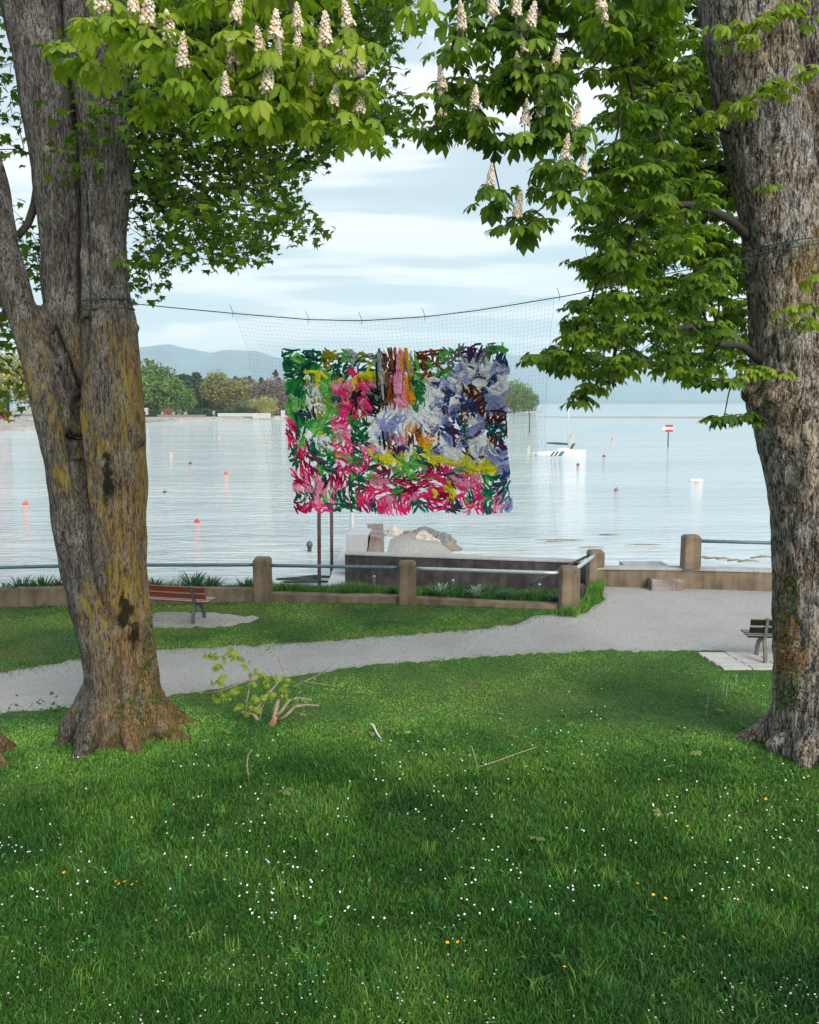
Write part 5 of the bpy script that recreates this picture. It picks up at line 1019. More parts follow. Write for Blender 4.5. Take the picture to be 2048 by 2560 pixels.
for cxp, cyp, r_, Y_, dz_ in ((267, 758, 58, TY, .02), (267, 772, 58, TY, -.03), (1962, 628, 101, RY, .05), (1963, 640, 101, RY, .03)):
    c = at(cxp, cyp, Y_); rr = r_ * Y_ / F * 1.13
    rp.tube([c + Vector((math.cos(t) * rr, math.sin(t) * rr, dz_ + (0.09 if cxp > 1000 else 0.03) * math.cos(t))) for t in np.linspace(0, 6.283, 41)], 0.008, 6)
rp.tube([at(322, 758, rope_Y(322)), at(333, 752, rope_Y(333)), at(345, 762, rope_Y(345))], 0.014, 6)
rp.build('rope', M['rope'], art, True)
tie = None
for x in (583, 772, 905, 1063, 1400):
    c = at(x, rope_y(x), rope_Y(x)); MB().tube([c + Vector((-.01, 0, -.05)), c, c + Vector((-.02, -.01, .06)), c + Vector((-.04, -.02, .11))], 0.0035, 5).build('cable_tie', M['pipe_dark'], art, True)
PAL = {'D': (.008, .10, .06), 'G': (.015, .24, .05), 'g': (.14, .46, .11), 'Y': (.62, .60, .03), 'y': (.27, .27, .015), 'W': (.78, .81, .86), 's': (.42, .44, .44), 'P': (.74, .30, .45), 'M': (.78, .03, .20), 'R': (.28, .004, .05), 'K': (.012, .018, .022), 'N': (.012, .075, .105), 'B': (.23, .065, .018), 'b': (.11, .022, .018), 'O': (.85, .33, .012), 'S': (.19, .21, .21), 'V': (.30, .34, .58), 'U': (.028, .06, .22), 'T': (.006, .14, .15), 'X': (.085, .025, .125)}
ROWS = '''DG g D DG yY yg g sW yD D. sBK BK P OPs Bg Bg Bg gS Sg XbS XS Sg g g.
GD g D GD y D. .D D. D. gD. sK BK PO gs Bg gB BS. S. Sg. WX WS WV UW U
D DG GY Y g D DG M YD YG sK BP Ps OsD gB Bg g gW VW WV WVU WV VW VW
G G sW YG g PY PY MY MD PD sK BP Ps OG Dg Wg UW VW WV VW WU WU UW W
DG D GW Wg g PM MP KM MK K Ks BP P Os G W WV Ub VW bW b UW VW W
g g WD yD gy DP MP MK PM K K BP P Os GW W VW Ub WV UV Ub bU V V
gM KN Ky yW g g MP MK MY NK W WP WP W WV WU WV UR VW bT UX bT VU VU
M GD Gg g gD MP M G DG W VW VB VW WV W W W VW UV bT W VW b b
RM DG WD gY GD PM PM DG DG W VW VW WO OW B WB UV Ub bU TW VW Vb Tb Tb
MPg gM DW W WD gPM PM DK DN W KW BP P bP OB OB Wb VU Ub Vb TW WV b bT
D M DM GW WD M Mg DG PM PD WD BU XU WgT TY Y VX WV W Ub W VW WV Xb
DG RG RD D GD MPY gP GN MP gD Yg YW Yg g TY Y YW YW WY YW WV Wb VW VU
M. MR RD gD ND MN MPN M D RS RD gM gM gP gP RMD RP MP PYg Yg YV Y YV VU
R RP P KD RK RP gD D gP PM PMD DM RM gR RN MgN M NP PN MP P gT T UV
PM P PN PR MP M. D DM MP MP MP gD RM R MN M MR YR PM Pg MP TG XT T
D DP P gP DM D Dg M MN MP PM DM M PM M M R YP MP Ng MP GT XP TV
R MR MP MD DW DG DG MR NM M MP MT MT TG TM M MR NR NP MP MP TG PM V'''
ROWS = [r.split() for r in ROWS.strip().split('\n')]
def art_pt(u, v, off=0.0):
    xl = 706 + 32 * v + 4 * math.sin(v * 9); xr = 1262 + 8 * v + 6 * math.sin(v * 7 + 1); yt = 879 - 20 * max(0, u - .62) / .38 + 3 * math.sin(u * 22); yb = 1277 + 4 * math.sin(u * 17); 
    return at(xl + (xr - xl) * u, yt + (yb - yt) * v, sagY(u, v) - 0.012 + off)
rg = np.random.default_rng(81); VERT = {(r, c) for r in range(0, 6) for c in (10, 11, 12, 13)} | {(8, c) for c in (10, 11, 12, 13, 14)} | {(9, c) for c in (10, 11, 12, 13, 14)}
def strip(r, c, L, w, colr, dens, off, wild=1.0, patch=False):
    """one crumpled strip as (V, F, col)"""
    u, v = (c + rg.uniform(.02, .98)) / 24, (r + rg.uniform(.02, .98)) / 17
    ang = 6.283 * vnoise(u * 8, v * 6, 91, 1.0) * 1.2 + rg.normal(0, .26 * wild)
    if (r, c) in VERT: ang = math.pi / 2 + rg.normal(0, .14)
    n = 6 if not patch else 5; bend = rg.normal(0, .45); V, Fc = [], []; asp = 17 / 24 * 1.0
    for k in range(n + 1):
        t = k / n - .5; a = ang + bend * t; px = u + math.cos(ang) * L * t - math.sin(ang) * bend * L * t * t * .6 + rg.normal(0, .0012); py = v + (math.sin(ang) * L * t + math.cos(ang) * bend * L * t * t * .6) * 1.42 + rg.normal(0, .0016)
        ww = w * (1 - .55 * abs(2 * t) ** 3) * rg.uniform(.75, 1.15); tw = rg.normal(0, .5)
        for s in (-1, 0, 1):
            pz = off + rg.normal(0, .006) + (.010 * math.cos(k * 2.6 + r) if s == 0 else -.004 * s) - (0.006 if s == 0 else 0)
            qx = px - math.sin(a) * ww * s * .5; qy = py + math.cos(a) * ww * s * .5 * 1.42; qx = min(1.012, max(-.01, qx)); qy = min(1.02, max(-.02, qy)); V.append(art_pt(qx, qy, -abs(pz) - .004))
    for k in range(n):
        for s in range(2): a = 3 * k + s; Fc.append((a, a + 1, a + 4, a + 3))
    j = rg.uniform(.95, 1.4); cl = np.minimum(np.array(PAL[colr]) * j, .88); return V, Fc, cl
def strip_obj(name, parts, parent, kind=None):
    V, Fc, Cc = [], [], []
    for v, f, c in parts: b = len(V); V += v; Fc += [tuple(i + b for i in q) for q in f]; Cc += [np.append(c * rg.uniform(.9, 1.1), 1.0) for _ in v]
    w = wloc(parent); me = bpy.data.meshes.new(name); me.from_pydata([tuple(p - w) for p in V], [], Fc); me.update(); me.polygons.foreach_set('use_smooth', np.zeros(len(Fc), dtype=bool))
    me.attributes.new('Col', 'FLOAT_COLOR', 'POINT').data.foreach_set('color', np.array(Cc, np.float32).ravel()); me.materials.append(M['fabric']); o = link(name, me, parent)
    if kind: o['kind'] = kind
    return o
cells = [(r, c) for r in range(17) for c in range(24)]; rg.shuffle(cells); mass = []; nobj = 0
for r, c in cells:
    s = ROWS[r][c]; lets = [q for q in s if q != '.']; sparse = '.' in s
    if not lets: continue
    soft = lets[0] in 'WVYGs'
    big = strip(int(r), int(c), (.058 if not sparse else .045) * rg.uniform(.85, 1.15), (.048 if soft else (.032 if lets[0] in 'Pg' else .015)) * (0.6 if sparse else 1), lets[0], 1, 0.004, 1, True)
    if nobj < 190: strip_obj('fabric_strip', [big], art); nobj += 1
    else: mass.append(big)
    if soft and not sparse: mass.append(strip(int(r), int(c), .055, .042, lets[0], 1, 0.006, 1, True))
    for k in range(3 if sparse else (4 if soft else 7)):
        q = lets[0] if rg.random() < (.5 if len(lets) > 1 else .78) else lets[int(rg.integers(0, len(lets)))]
        if len(lets) == 1 and rg.random() < .12:
            nb = ROWS[min(16, max(0, r + int(rg.integers(-1, 2))))][min(23, max(0, c + int(rg.integers(-1, 2))))]; q = nb[0] if nb[0] != '.' else q
        if q == 'W' and rg.random() < .2: q = 's' if rg.random() < .25 else 'V'
        mass.append(strip(int(r), int(c), rg.uniform(.030, .062), rg.uniform(.0065, .0125), q, 1, rg.uniform(.006, .022), 1.2))
for k in range(40):
    mass.append(strip(16, int(rg.integers(0, 24)), .03, .006, 'MRDPT'[int(rg.integers(0, 5))], 1, .01))
strip_obj('fabric_strips', mass, art, 'stuff')
# strokes that read singly in the picture: (colour, width px, polyline px)
HAND = [('D', 6, (705, 873, 730, 876, 752, 875)), ('D', 6, (757, 877, 780, 879, 805, 880)), ('D', 6, (706, 878, 713, 905, 716, 935)), ('D', 7, (760, 915, 780, 900, 803, 882)), ('D', 7, (716, 895, 732, 912, 748, 930)), ('g', 8, (722, 885, 735, 900, 752, 908)), ('g', 8, (728, 900, 742, 884, 752, 890)),
 ('y', 9, (812, 893, 830, 890, 848, 888)), ('y', 8, (815, 908, 832, 900, 846, 892)), ('g', 7, (856, 892, 864, 880, 868, 877)), ('s', 9, (872, 884, 882, 882, 890, 888)), ('y', 8, (894, 886, 906, 885, 914, 889)), ('D', 9, (843, 940, 847, 915, 850, 893)), ('D', 7, (858, 935, 862, 915, 870, 905)),
 ('Y', 8, (758, 930, 785, 930, 800, 932)), ('Y', 9, (794, 925, 798, 940, 794, 955)), ('Y', 8, (800, 930, 812, 940, 818, 948)), ('Y', 10, (892, 940, 912, 936, 932, 940)), ('Y', 9, (918, 926, 925, 915, 927, 912)), ('Y', 10, (881, 962, 886, 950, 892, 940)), ('Y', 9, (842, 955, 852, 950, 860, 948)), ('W', 9, (760, 948, 770, 940, 774, 950)), ('W', 8, (765, 985, 772, 1002, 775, 1012)), ('W', 8, (780, 990, 786, 975, 796, 964)), ('W', 9, (785, 1014, 798, 1010, 808, 1014)),
 ('g', 12, (800, 955, 812, 965, 816, 980)), ('g', 11, (804, 975, 808, 985, 815, 990)), ('g', 13, (724, 985, 735, 1000, 740, 1020)), ('g', 11, (728, 1018, 738, 1024, 752, 1020)), ('M', 10, (870, 922, 878, 932, 886, 938)), ('P', 12, (828, 958, 836, 968, 842, 975)), ('P', 12, (856, 966, 868, 962, 878, 970)), ('M', 9, (834, 982, 848, 980, 862, 984)), ('M', 12, (898, 956, 908, 968, 914, 980)), ('M', 12, (846, 1010, 862, 1012, 880, 1018)), ('M', 12, (848, 1024, 858, 1035, 850, 1044)), ('P', 9, (860, 1006, 868, 1012, 874, 1006)), ('M', 12, (908, 1000, 920, 1015, 930, 1026)), ('P', 9, (900, 1008, 908, 1002, 912, 996)),
 ('K', 9, (886, 975, 889, 1000, 890, 1024)), ('K', 8, (915, 985, 930, 995, 940, 1003)), ('N', 8, (732, 1032, 755, 1036, 778, 1038)),
 ('s', 8, (946, 882, 950, 905, 952, 930)), ('s', 7, (952, 930, 956, 965, 958, 1000)), ('K', 6, (941, 905, 943, 950, 946, 990)), ('K', 5, (953, 878, 960, 890, 962, 905)), ('K', 6, (960, 960, 964, 985, 968, 1000)), ('B', 9, (962, 884, 966, 905, 960, 930)), ('B', 10, (965, 930, 970, 955, 975, 970)), ('B', 9, (980, 890, 978, 915, 984, 925)), ('B', 10, (976, 965, 970, 990, 962, 1010)), ('B', 6, (948, 1012, 960, 1008, 970, 1004)), ('K', 5, (990, 885, 988, 910, 982, 940)),
 ('P', 10, (998, 880, 994, 900, 996, 925)), ('P', 13, (988, 935, 990, 960, 992, 985)), ('P', 12, (1002, 930, 1000, 960, 998, 985)), ('P', 13, (985, 1000, 998, 1004, 1012, 1015)), ('P', 12, (1008, 985, 1010, 1000, 1014, 1016)), ('O', 7, (1003, 882, 1003, 905, 1005, 930)), ('O', 7, (1014, 886, 1019, 905, 1021, 922)), ('O', 9, (1012, 936, 1015, 950, 1018, 970)), ('O', 8, (1014, 995, 1019, 978, 1024, 975)), ('O', 7, (1022, 975, 1026, 995, 1030, 1012)), ('s', 5, (1027, 925, 1028, 950, 1031, 970)),
 ('B', 6, (1044, 882, 1075, 878, 1110, 874)), ('B', 6, (1055, 890, 1075, 886, 1085, 890)), ('B', 8, (1054, 900, 1064, 912, 1070, 922)), ('B', 8, (1070, 920, 1060, 940, 1050, 950)), ('B', 6, (1082, 912, 1098, 908, 1112, 910)), ('B', 6, (1098, 918, 1108, 925, 1110, 934)), ('g', 8, (1036, 885, 1042, 910, 1048, 930)), ('g', 7, (1062, 905, 1075, 915, 1082, 925)), ('g', 6, (1112, 892, 1122, 880, 1134, 874)), ('g', 6, (1088, 890, 1104, 892, 1112, 896)), ('G', 12, (1040, 970, 1042, 985, 1050, 995)), ('G', 9, (1040, 975, 1055, 980, 1062, 982)), ('D', 9, (1030, 940, 1032, 955, 1036, 965)),
 ('S', 5, (1112, 898, 1124, 908, 1138, 912)), ('S', 5, (1116, 908, 1128, 922, 1138, 932)), ('S', 5, (1120, 892, 1135, 900, 1145, 904)), ('S', 5, (1146, 880, 1158, 892, 1165, 908)), ('S', 5, (1150, 866, 1160, 870, 1168, 868)), ('X', 7, (1171, 866, 1173, 890, 1174, 908)), ('X', 7, (1180, 868, 1180, 885, 1176, 902)), ('X', 6, (1206, 862, 1198, 885, 1190, 905)), ('S', 5, (1210, 878, 1202, 892, 1192, 904)), ('S', 5, (1216, 884, 1208, 900, 1200, 910)), ('S', 5, (1218, 861, 1230, 859, 1240, 858)), ('g', 5, (1214, 875, 1228, 877, 1240, 878)), ('g', 5, (1242, 864, 1256, 866, 1262, 870)), ('S', 5, (1224, 866, 1236, 865, 1246, 870)), ('g', 5, (1240, 872, 1252, 878, 1262, 884)), ('X', 6, (1185, 862, 1195, 860, 1205, 860)), ('N', 5, (1250, 900, 1262, 905, 1268, 915)),
 ('W', 12, (1070, 950, 1085, 948, 1100, 952)), ('W', 13, (1118, 945, 1130, 950, 1140, 958)), ('W', 13, (1165, 920, 1180, 930, 1175, 945)), ('W', 13, (1200, 920, 1212, 930, 1225, 925)), ('W', 14, (1245, 940, 1260, 955, 1262, 970)), ('W', 13, (1220, 975, 1235, 982, 1250, 985)), ('W', 13, (1080, 970, 1090, 985, 1100, 990)), ('W', 12, (1140, 965, 1150, 970, 1145, 980)), ('W', 16, (1160, 1040, 1175, 1052, 1190, 1060)), ('W', 13, (1060, 1020, 1075, 1030, 1095, 1040)), ('U', 7, (1082, 960, 1090, 955, 1096, 965)), ('U', 8, (1228, 950, 1235, 940, 1240, 955)), ('U', 5, (1185, 945, 1200, 942, 1215, 948)), ('V', 12, (1215, 1000, 1235, 1008, 1260, 1005)), ('V', 11, (1212, 990, 1230, 998, 1250, 1012)), ('U', 8, (1155, 1005, 1158, 1018, 1162, 1028)), ('U', 8, (1170, 1005, 1174, 1018, 1178, 1028)),
 ('b', 8, (1160, 975, 1172, 985, 1190, 995)), ('b', 8, (1185, 990, 1200, 988, 1208, 982)), ('b', 5, (1212, 1028, 1240, 1026, 1264, 1030)), ('b', 5, (1210, 1058, 1218, 1046, 1226, 1040)), ('b', 5, (1222, 1060, 1232, 1046, 1240, 1038)), ('b', 5, (1234, 1062, 1246, 1048, 1252, 1040)), ('b', 5, (1264, 1030, 1266, 1065, 1267, 1095)), ('b', 5, (1246, 1062, 1256, 1052, 1264, 1046)), ('T', 5, (1215, 1065, 1235, 1060, 1255, 1068)), ('T', 5, (1255, 1068, 1262, 1080, 1260, 1100)),
 ('O', 9, (1034, 1082, 1038, 1070, 1042, 1062)), ('O', 7, (1054, 1090, 1058, 1100, 1062, 1108)), ('B', 6, (1046, 1086, 1050, 1072, 1052, 1064)), ('K', 6, (957, 1078, 960, 1100, 963, 1125)), ('B', 6, (968, 1078, 970, 1100, 974, 1120)), ('P', 9, (990, 1085, 991, 1098, 990, 1108)), ('P', 8, (1002, 1082, 1003, 1095, 1001, 1106)), ('X', 5, (984, 1112, 986, 1122, 988, 1132)), ('X', 5, (996, 1112, 997, 1122, 998, 1130)),
 ('Y', 9, (920, 1120, 924, 1130, 930, 1140)), ('Y', 9, (932, 1145, 945, 1142, 955, 1150)), ('Y', 11, (972, 1130, 970, 1145, 962, 1158)), ('Y', 10, (1036, 1122, 1040, 1140, 1050, 1150)), ('Y', 10, (1085, 1148, 1098, 1142, 1108, 1150)), ('Y', 11, (1115, 1155, 1135, 1160, 1155, 1162)), ('Y', 10, (1185, 1174, 1210, 1172, 1240, 1172)), ('Y', 8, (1212, 1170, 1217, 1158, 1220, 1150)), ('Y', 11, (1080, 1222, 1090, 1232, 1086, 1246)), ('g', 9, (988, 1140, 1005, 1150, 1020, 1160)), ('g', 9, (1020, 1155, 1035, 1162, 1050, 1168)), ('g', 8, (1010, 1168, 1018, 1180, 1022, 1192)), ('g', 8, (1130, 1176, 1150, 1172, 1165, 1178)), ('W', 13, (1110, 1130, 1120, 1145, 1125, 1140)), ('W', 14, (1185, 1135, 1195, 1150, 1205, 1158)), ('W', 13, (1145, 1120, 1150, 1135, 1160, 1142)), ('b', 5, (1172, 1135, 1185, 1148, 1202, 1140))]
for cl_, wp, q in HAND:
    pts = [Vector((q[i], q[i + 1], 0)) for i in range(0, len(q), 2)]; fine_ = []
    for i in range(9): t = i / 8 * (len(pts) - 1); k = min(len(pts) - 2, int(t)); fine_.append(pts[k].lerp(pts[k + 1], t - k) + Vector((rg.normal(0, .5), rg.normal(0, .5), 0)))
    V, Fc = [], []
    for i, p in enumerate(fine_):
        d = (fine_[min(8, i + 1)] - fine_[max(0, i - 1)]).normalized(); n_ = Vector((-d.y, d.x, 0)); hw_ = wp / 2 * (1 - .45 * abs(i / 4 - 1) ** 3) * rg.uniform(.8, 1.15)
        for s_ in (-1, 0, 1): a = p + n_ * hw_ * s_; V.append(at(a.x, a.y, AY - .075 - (.012 * (1 + math.cos(i * 2.4)) if s_ == 0 else 0) + rg.normal(0, .004)))
    for i in range(8):
        for k in range(2): a = 3 * i + k; Fc.append((a, a + 1, a + 4, a + 3))
    strip_obj('fabric_strip', [(V, Fc, np.minimum(np.array(PAL[cl_]) * rg.uniform(1.0, 1.3), .88))], art)
# ================================================================== FALLEN BRANCHES AND LEAVES
rg = np.random.default_rng(91)
def wilted(C, per, size, parent, name='leaf', tpl=None, mat='wilt', hang=True):
    pos, F_, U, sc = [], [], [], []
    for c in C:
        for k in range(int(rg.integers(per[0], per[1] + 1))):
            a = rg.uniform(0, 6.28); tl = rg.uniform(.5, 1.4) if hang else rg.uniform(-.2, .3); h = np.array([math.cos(a), math.sin(a), 0]); pos.append(np.array(c) + h * rg.uniform(.0, .11) + np.array([0, 0, rg.uniform(-.06, .05)])); F_.append(h * math.cos(tl) + np.array([0, 0, -math.sin(tl)])); U.append(h * math.sin(tl) + np.array([0, 0, math.cos(tl)]) + rg.normal(0, .2, 3)); sc.append(rg.uniform(*size))
    pos = np.array(pos); B = basis(np.array(F_), np.array(U)); w = wloc(parent); ms_l = [tri_mesh(name, tv, tt, M[mat], True, {'tint': np.full(len(tv), tn)}) for tv, tt in (tpl or TPL_LO) for tn in (.1, .4, .7)]
    for i in range(len(pos)):
        o = bpy.data.objects.new(name, ms_l[int(rg.integers(0, len(ms_l)))]); COL.objects.link(o); o.parent = parent
        o.matrix_local = Matrix([[float(B[i][r][c]) * float(sc[i]) for c in range(3)] + [float(pos[i][r] - w[r])] for r in range(3)] + [[0, 0, 0, 1]])
def limb_obj(parent, pts, r, mat, name='stem', sides=7):
    P = [at(*p) for p in pts]; rr = np.linspace(r[0], r[1], len(P)); MB().tube(P, list(rr), sides).build(name, M[mat], parent, True)
b0 = gnd(684, 1818); fb = empty('fallen_branch', b0, 'big broken chestnut branch with torn orange end and wilting leaves on the lawn', 'branch')
Yb = b0.y
limb_obj(fb, [(676, 1815, Yb), (688, 1798, Yb + .02), (692, 1778, Yb + .03)], (.055, .05), 'twig_orange', 'torn_end')
limb_obj(fb, [(686, 1800, Yb), (690, 1770, Yb + .1), (700, 1740, Yb + .2), (704, 1718, Yb + .3)], (.045, .02), 'twig')
limb_obj(fb, [(692, 1790, Yb), (706, 1775, Yb), (722, 1752, Yb + .1), (745, 1744, Yb + .2), (780, 1750, Yb + .1)], (.032, .012), 'twig')
limb_obj(fb, [(694, 1800, Yb), (715, 1790, Yb - .05), (738, 1766, Yb - .05), (765, 1762, Yb), (798, 1764, Yb)], (.03, .014), 'twig')
limb_obj(fb, [(592, 1778, Yb + .1), (615, 1782, Yb), (634, 1785, Yb), (645, 1800, Yb - .05)], (.02, .028), 'twig')
limb_obj(fb, [(634, 1783, Yb), (655, 1755, Yb + .1), (682, 1722, Yb + .2), (700, 1700, Yb + .25), (710, 1682, Yb + .3), (695, 1645, Yb + .3), (680, 1605, Yb + .3)], (.024, .007), 'twig')
limb_obj(fb, [(614, 1780, Yb), (620, 1740, Yb + .1), (628, 1690, Yb + .2), (622, 1672, Yb + .2)], (.014, .006), 'twig')
limb_obj(fb, [(520, 1737, Yb + .5), (560, 1725, Yb + .4), (620, 1702, Yb + .3), (680, 1698, Yb + .3)], (.016, .010), 'twig')
limb_obj(fb, [(650, 1798, Yb - .05), (655, 1770, Yb), (664, 1752, Yb + .1)], (.010, .005), 'twig')
limb_obj(fb, [(735, 1717, Yb + .6), (770, 1700, Yb + .7), (805, 1682, Yb + .8), (830, 1662, Yb + .9)], (.012, .005), 'twig')
limb_obj(fb, [(750, 1702, Yb + .6), (790, 1708, Yb + .6), (840, 1716, Yb + .6)], (.008, .004), 'twig')
LC = [at(*p) for p in ((530, 1640, Yb + .3), (540, 1665, Yb + .3), (545, 1640, Yb + .3), (580, 1628, Yb + .3), (590, 1640, Yb + .3), (608, 1655, Yb + .2), (640, 1680, Yb + .2), (655, 1690, Yb + .2), (670, 1700, Yb + .2), (690, 1690, Yb + .3), (720, 1700, Yb + .3), (632, 1710, Yb + .1), (600, 1720, Yb + .2), (585, 1728, Yb + .2), (560, 1735, Yb + .3), (545, 1745, Yb + .3), (635, 1745, Yb), (660, 1740, Yb), (680, 1735, Yb), (705, 1728, Yb + .1), (715, 1735, Yb + .2), (600, 1760, Yb), (620, 1770, Yb), (640, 1765, Yb), (545, 1705, Yb + .4), (555, 1700, Yb + .4))]
wilted([tuple(p) for p in LC], (6, 9), (0.06, 0.10), fb, 'leaf', mat='fresh')
LC = [at(*p) for p in ((680, 1598, Yb + .3), (660, 1578, Yb + .3), (690, 1612, Yb + .3), (675, 1625, Yb + .3), (755, 1740, Yb), (770, 1752, Yb), (790, 1756, Yb), (745, 1770, Yb), (760, 1775, Yb), (800, 1688, Yb + .8), (815, 1680, Yb + .8), (840, 1700, Yb + .6), (830, 1715, Yb + .6), (850, 1705, Yb + .6), (735, 1735, Yb + .1), (730, 1815, Yb - .1), (745, 1812, Yb - .1), (735, 1850, Yb - .3), (575, 1745, Yb + .2))]
wilted([tuple(p) for p in LC], (2, 4), (0.03, 0.055), fb, 'withered_leaf', TPL_MA)
b1 = gnd(945, 1850); f2b = empty('fallen_twig', b1, 'pale bent twig with small yellowing leaves right of the big fallen branch', 'branch'); Y1 = b1.y
limb_obj(f2b, [(925, 1808, Y1 + .25), (935, 1815, Y1 + .2), (942, 1832, Y1 + .1), (955, 1850, Y1), (970, 1860, Y1 - .02)], (.016, .010), 'pole_white')
limb_obj(f2b, [(870, 1822, Y1 + .25), (910, 1835, Y1 + .2), (960, 1842, Y1 + .15), (1015, 1842, Y1 + .2)], (.006, .004), 'twig'); limb_obj(f2b, [(897, 1856, Y1), (903, 1842, Y1 + .05)], (.012, .008), 'twig')
wilted([tuple(at(*p)) for p in ((872, 1812, Y1 + .25), (885, 1822, Y1 + .2), (900, 1826, Y1 + .2), (915, 1830, Y1 + .2), (930, 1832, Y1 + .2), (950, 1812, Y1 + .3), (955, 1830, Y1 + .2), (975, 1828, Y1 + .2), (985, 1834, Y1 + .2), (1010, 1828, Y1 + .25), (1020, 1832, Y1 + .25), (1000, 1848, Y1 + .1), (960, 1852, Y1 + .05), (980, 1852, Y1 + .05))], (2, 3), (0.035, 0.06), f2b, 'leaf', TPL_MA)
b2 = gnd(1190, 1925); f3b = empty('fallen_twig', b2, 'long thin forked bare twig lying on the lawn right of centre', 'branch'); Y2 = b2.y
limb_obj(f3b, [(1178, 1930, Y2 - .02), (1195, 1918, Y2 + .03), (1235, 1905, Y2 + .1), (1290, 1885, Y2 + .2), (1340, 1868, Y2 + .3)], (.014, .005), 'twig'); limb_obj(f3b, [(1193, 1918, Y2 + .02), (1188, 1895, Y2 + .05), (1180, 1868, Y2 + .1)], (.011, .006), 'twig')
wilted([tuple(gnd(x, y, .06)) for x, y in ((1170, 1875), (1255, 1893), (1240, 1923), (1280, 1922), (1330, 1900), (1345, 1905), (1160, 1872), (1340, 1925))], (1, 2), (0.04, 0.06), f3b, 'leaf', TPL_MA)
b3 = gnd(620, 1955); f4b = empty('fallen_twig', b3, 'upright crooked bare twig left of centre in the lawn', 'branch'); Y3 = b3.y
limb_obj(f4b, [(616, 1957, Y3), (622, 1945, Y3), (618, 1915, Y3 + .02), (620, 1888, Y3 + .03), (630, 1874, Y3 + .04)], (.012, .007), 'twig')
wilted([tuple(at(638, 1872, Y3 + .05)), tuple(at(648, 1870, Y3 + .05))], (2, 2), (0.035, 0.05), f4b, 'leaf', TPL_MA)
for k, (px, py, lb) in enumerate(((408, 1970, 'pale fallen chestnut leaf in the dark grass below the forked trunk'), (708, 1974, 'pale fallen chestnut leaf left of the picture centre'), (1342, 2097, 'pale folded fallen leaf in the middle of the lawn'), (1660, 2025, 'pale folded fallen leaf below the right trunk'), (1680, 1912, 'yellow-green fallen leaf left of the right trunk'), (1240, 1787, 'small fallen leaf near the path edge at centre'), (1298, 1836, 'fallen yellowish leaf above the forked twig'), (1414, 1811, 'small bright fallen leaf between path and right trunk'), (1795, 1775, 'broad pale fallen leaf beside the right trunk'), (1380, 1910, 'small pale fallen leaf right of the forked twig'), (1740, 1875, 'light fallen leaf near the right trunk root'), (560, 1830, 'fallen leaf below the big fallen branch'))):
    p = gnd(px, py, 0.085); e = empty('fallen_leaf', p, lb, 'leaf', 'leaves fallen on the lawn'); wilted([tuple(p)], (1, 1), (0.10, 0.14), e, 'blade_set', [palmate(3, np.random.default_rng(k), 5, (0.1, 0.5))], 'wilt', False)

# ================================================================== GRASS (stuff)
def lawn_px_to_world(px, py):
    u, v = (px - 1024) / F, (1280 - py) / F; dy, dz = CP + v * SP, -SP + v * CP; t = -CAM_H / dz; return u * t, dy * t
def blades(x, y, h, wd, lean, col, rng):
    n = len(x); a = rng.uniform(0, 6.283, n); la = rng.uniform(0, 6.283, n); sx_, sy_ = np.cos(a) * wd * .5, np.sin(a) * wd * .5; lx, ly = np.cos(la) * lean * h, np.sin(la) * lean * h; z0 = np.full(n, 0.0)
    V = np.stack([np.stack([x - sx_, y - sy_, z0], 1), np.stack([x + sx_, y + sy_, z0], 1), np.stack([x + sx_ * .8 + lx * .35, y + sy_ * .8 + ly * .35, h * .58], 1), np.stack([x - sx_ * .8 + lx * .35, y - sy_ * .8 + ly * .35, h * .58], 1), np.stack([x + lx, y + ly, h * np.clip(1 - lean * .35, .4, 1)], 1)], 1)
    T = np.array([[0, 1, 2], [0, 2, 3], [3, 2, 4]])[None] + (np.arange(n) * 5)[:, None, None]; f = np.array([.55, .55, .95, .95, 1.15]); C_ = col[:, None, :] * np.array([.9, .9, 1, 1, 1.1])[None, :, None]
    return V.reshape(-1, 3), T.reshape(-1, 3), C_.reshape(-1, 3)
def grass_col(x, y, rng):
    n = len(x); p = vnoise(x, y, 11, .9) * .55 + vnoise(x, y, 12, 2.6) * .3 + rng.random(n) * .25; q = vnoise(x, y, 13, .45)
    a = np.array([.018, .092, .018]); b = np.array([.062, .205, .026]); c = np.array([.155, .335, .05]); t = np.clip(p * 1.5 - .25, 0, 1)[:, None]; k = np.where(t < .5, a + (b - a) * t * 2, b + (c - b) * (t - .5) * 2)
    bl = np.array([.020, .085, .035]); k = k + (bl - k) * np.clip((q - .55) * 1.6, 0, .5)[:, None]; dry = rng.random(n) < .02; k[dry] = np.array([.15, .17, .06]); return k * (0.48 + 0.95 * rng.random(n) ** 1.7)[:, None]
def sample_lawn(poly_px, box, n, rng):
    x = rng.uniform(box[0], box[2], n); y = rng.uniform(box[1], box[3], n); jt = np.where(rng.random(n) < .14, 3.2, 1.0); k = in_poly(x + rng.normal(0, 7, n) * jt, y + rng.normal(0, 3.5, n) * jt, poly_px); return lawn_px_to_world(x[k], y[k])
rg = np.random.default_rng(101)
near_px = edge_lo[1:-1] + [(2500, 2900), (-450, 2900)]
X, Y_ = sample_lawn(near_px, (-450, 1600, 2500, 2880), 500000, rg); Xm, Ym = sample_lawn(near_px, (-250, 1605, 2300, 1960), 240000, rg); X, Y_ = np.concatenate([X, Xm]), np.concatenate([Y_, Ym])
dist = np.hypot(X, Y_); cl = vnoise(X, Y_, 21, 1.3) * .5 + vnoise(X, Y_, 22, 4.5) * .5
keep = rg.random(len(X)) < np.where(dist > 13, .75, .95) * np.clip(.35 + cl * 1.1, .3, 1); X, Y_, dist, cl = X[keep], Y_[keep], dist[keep], cl[keep]
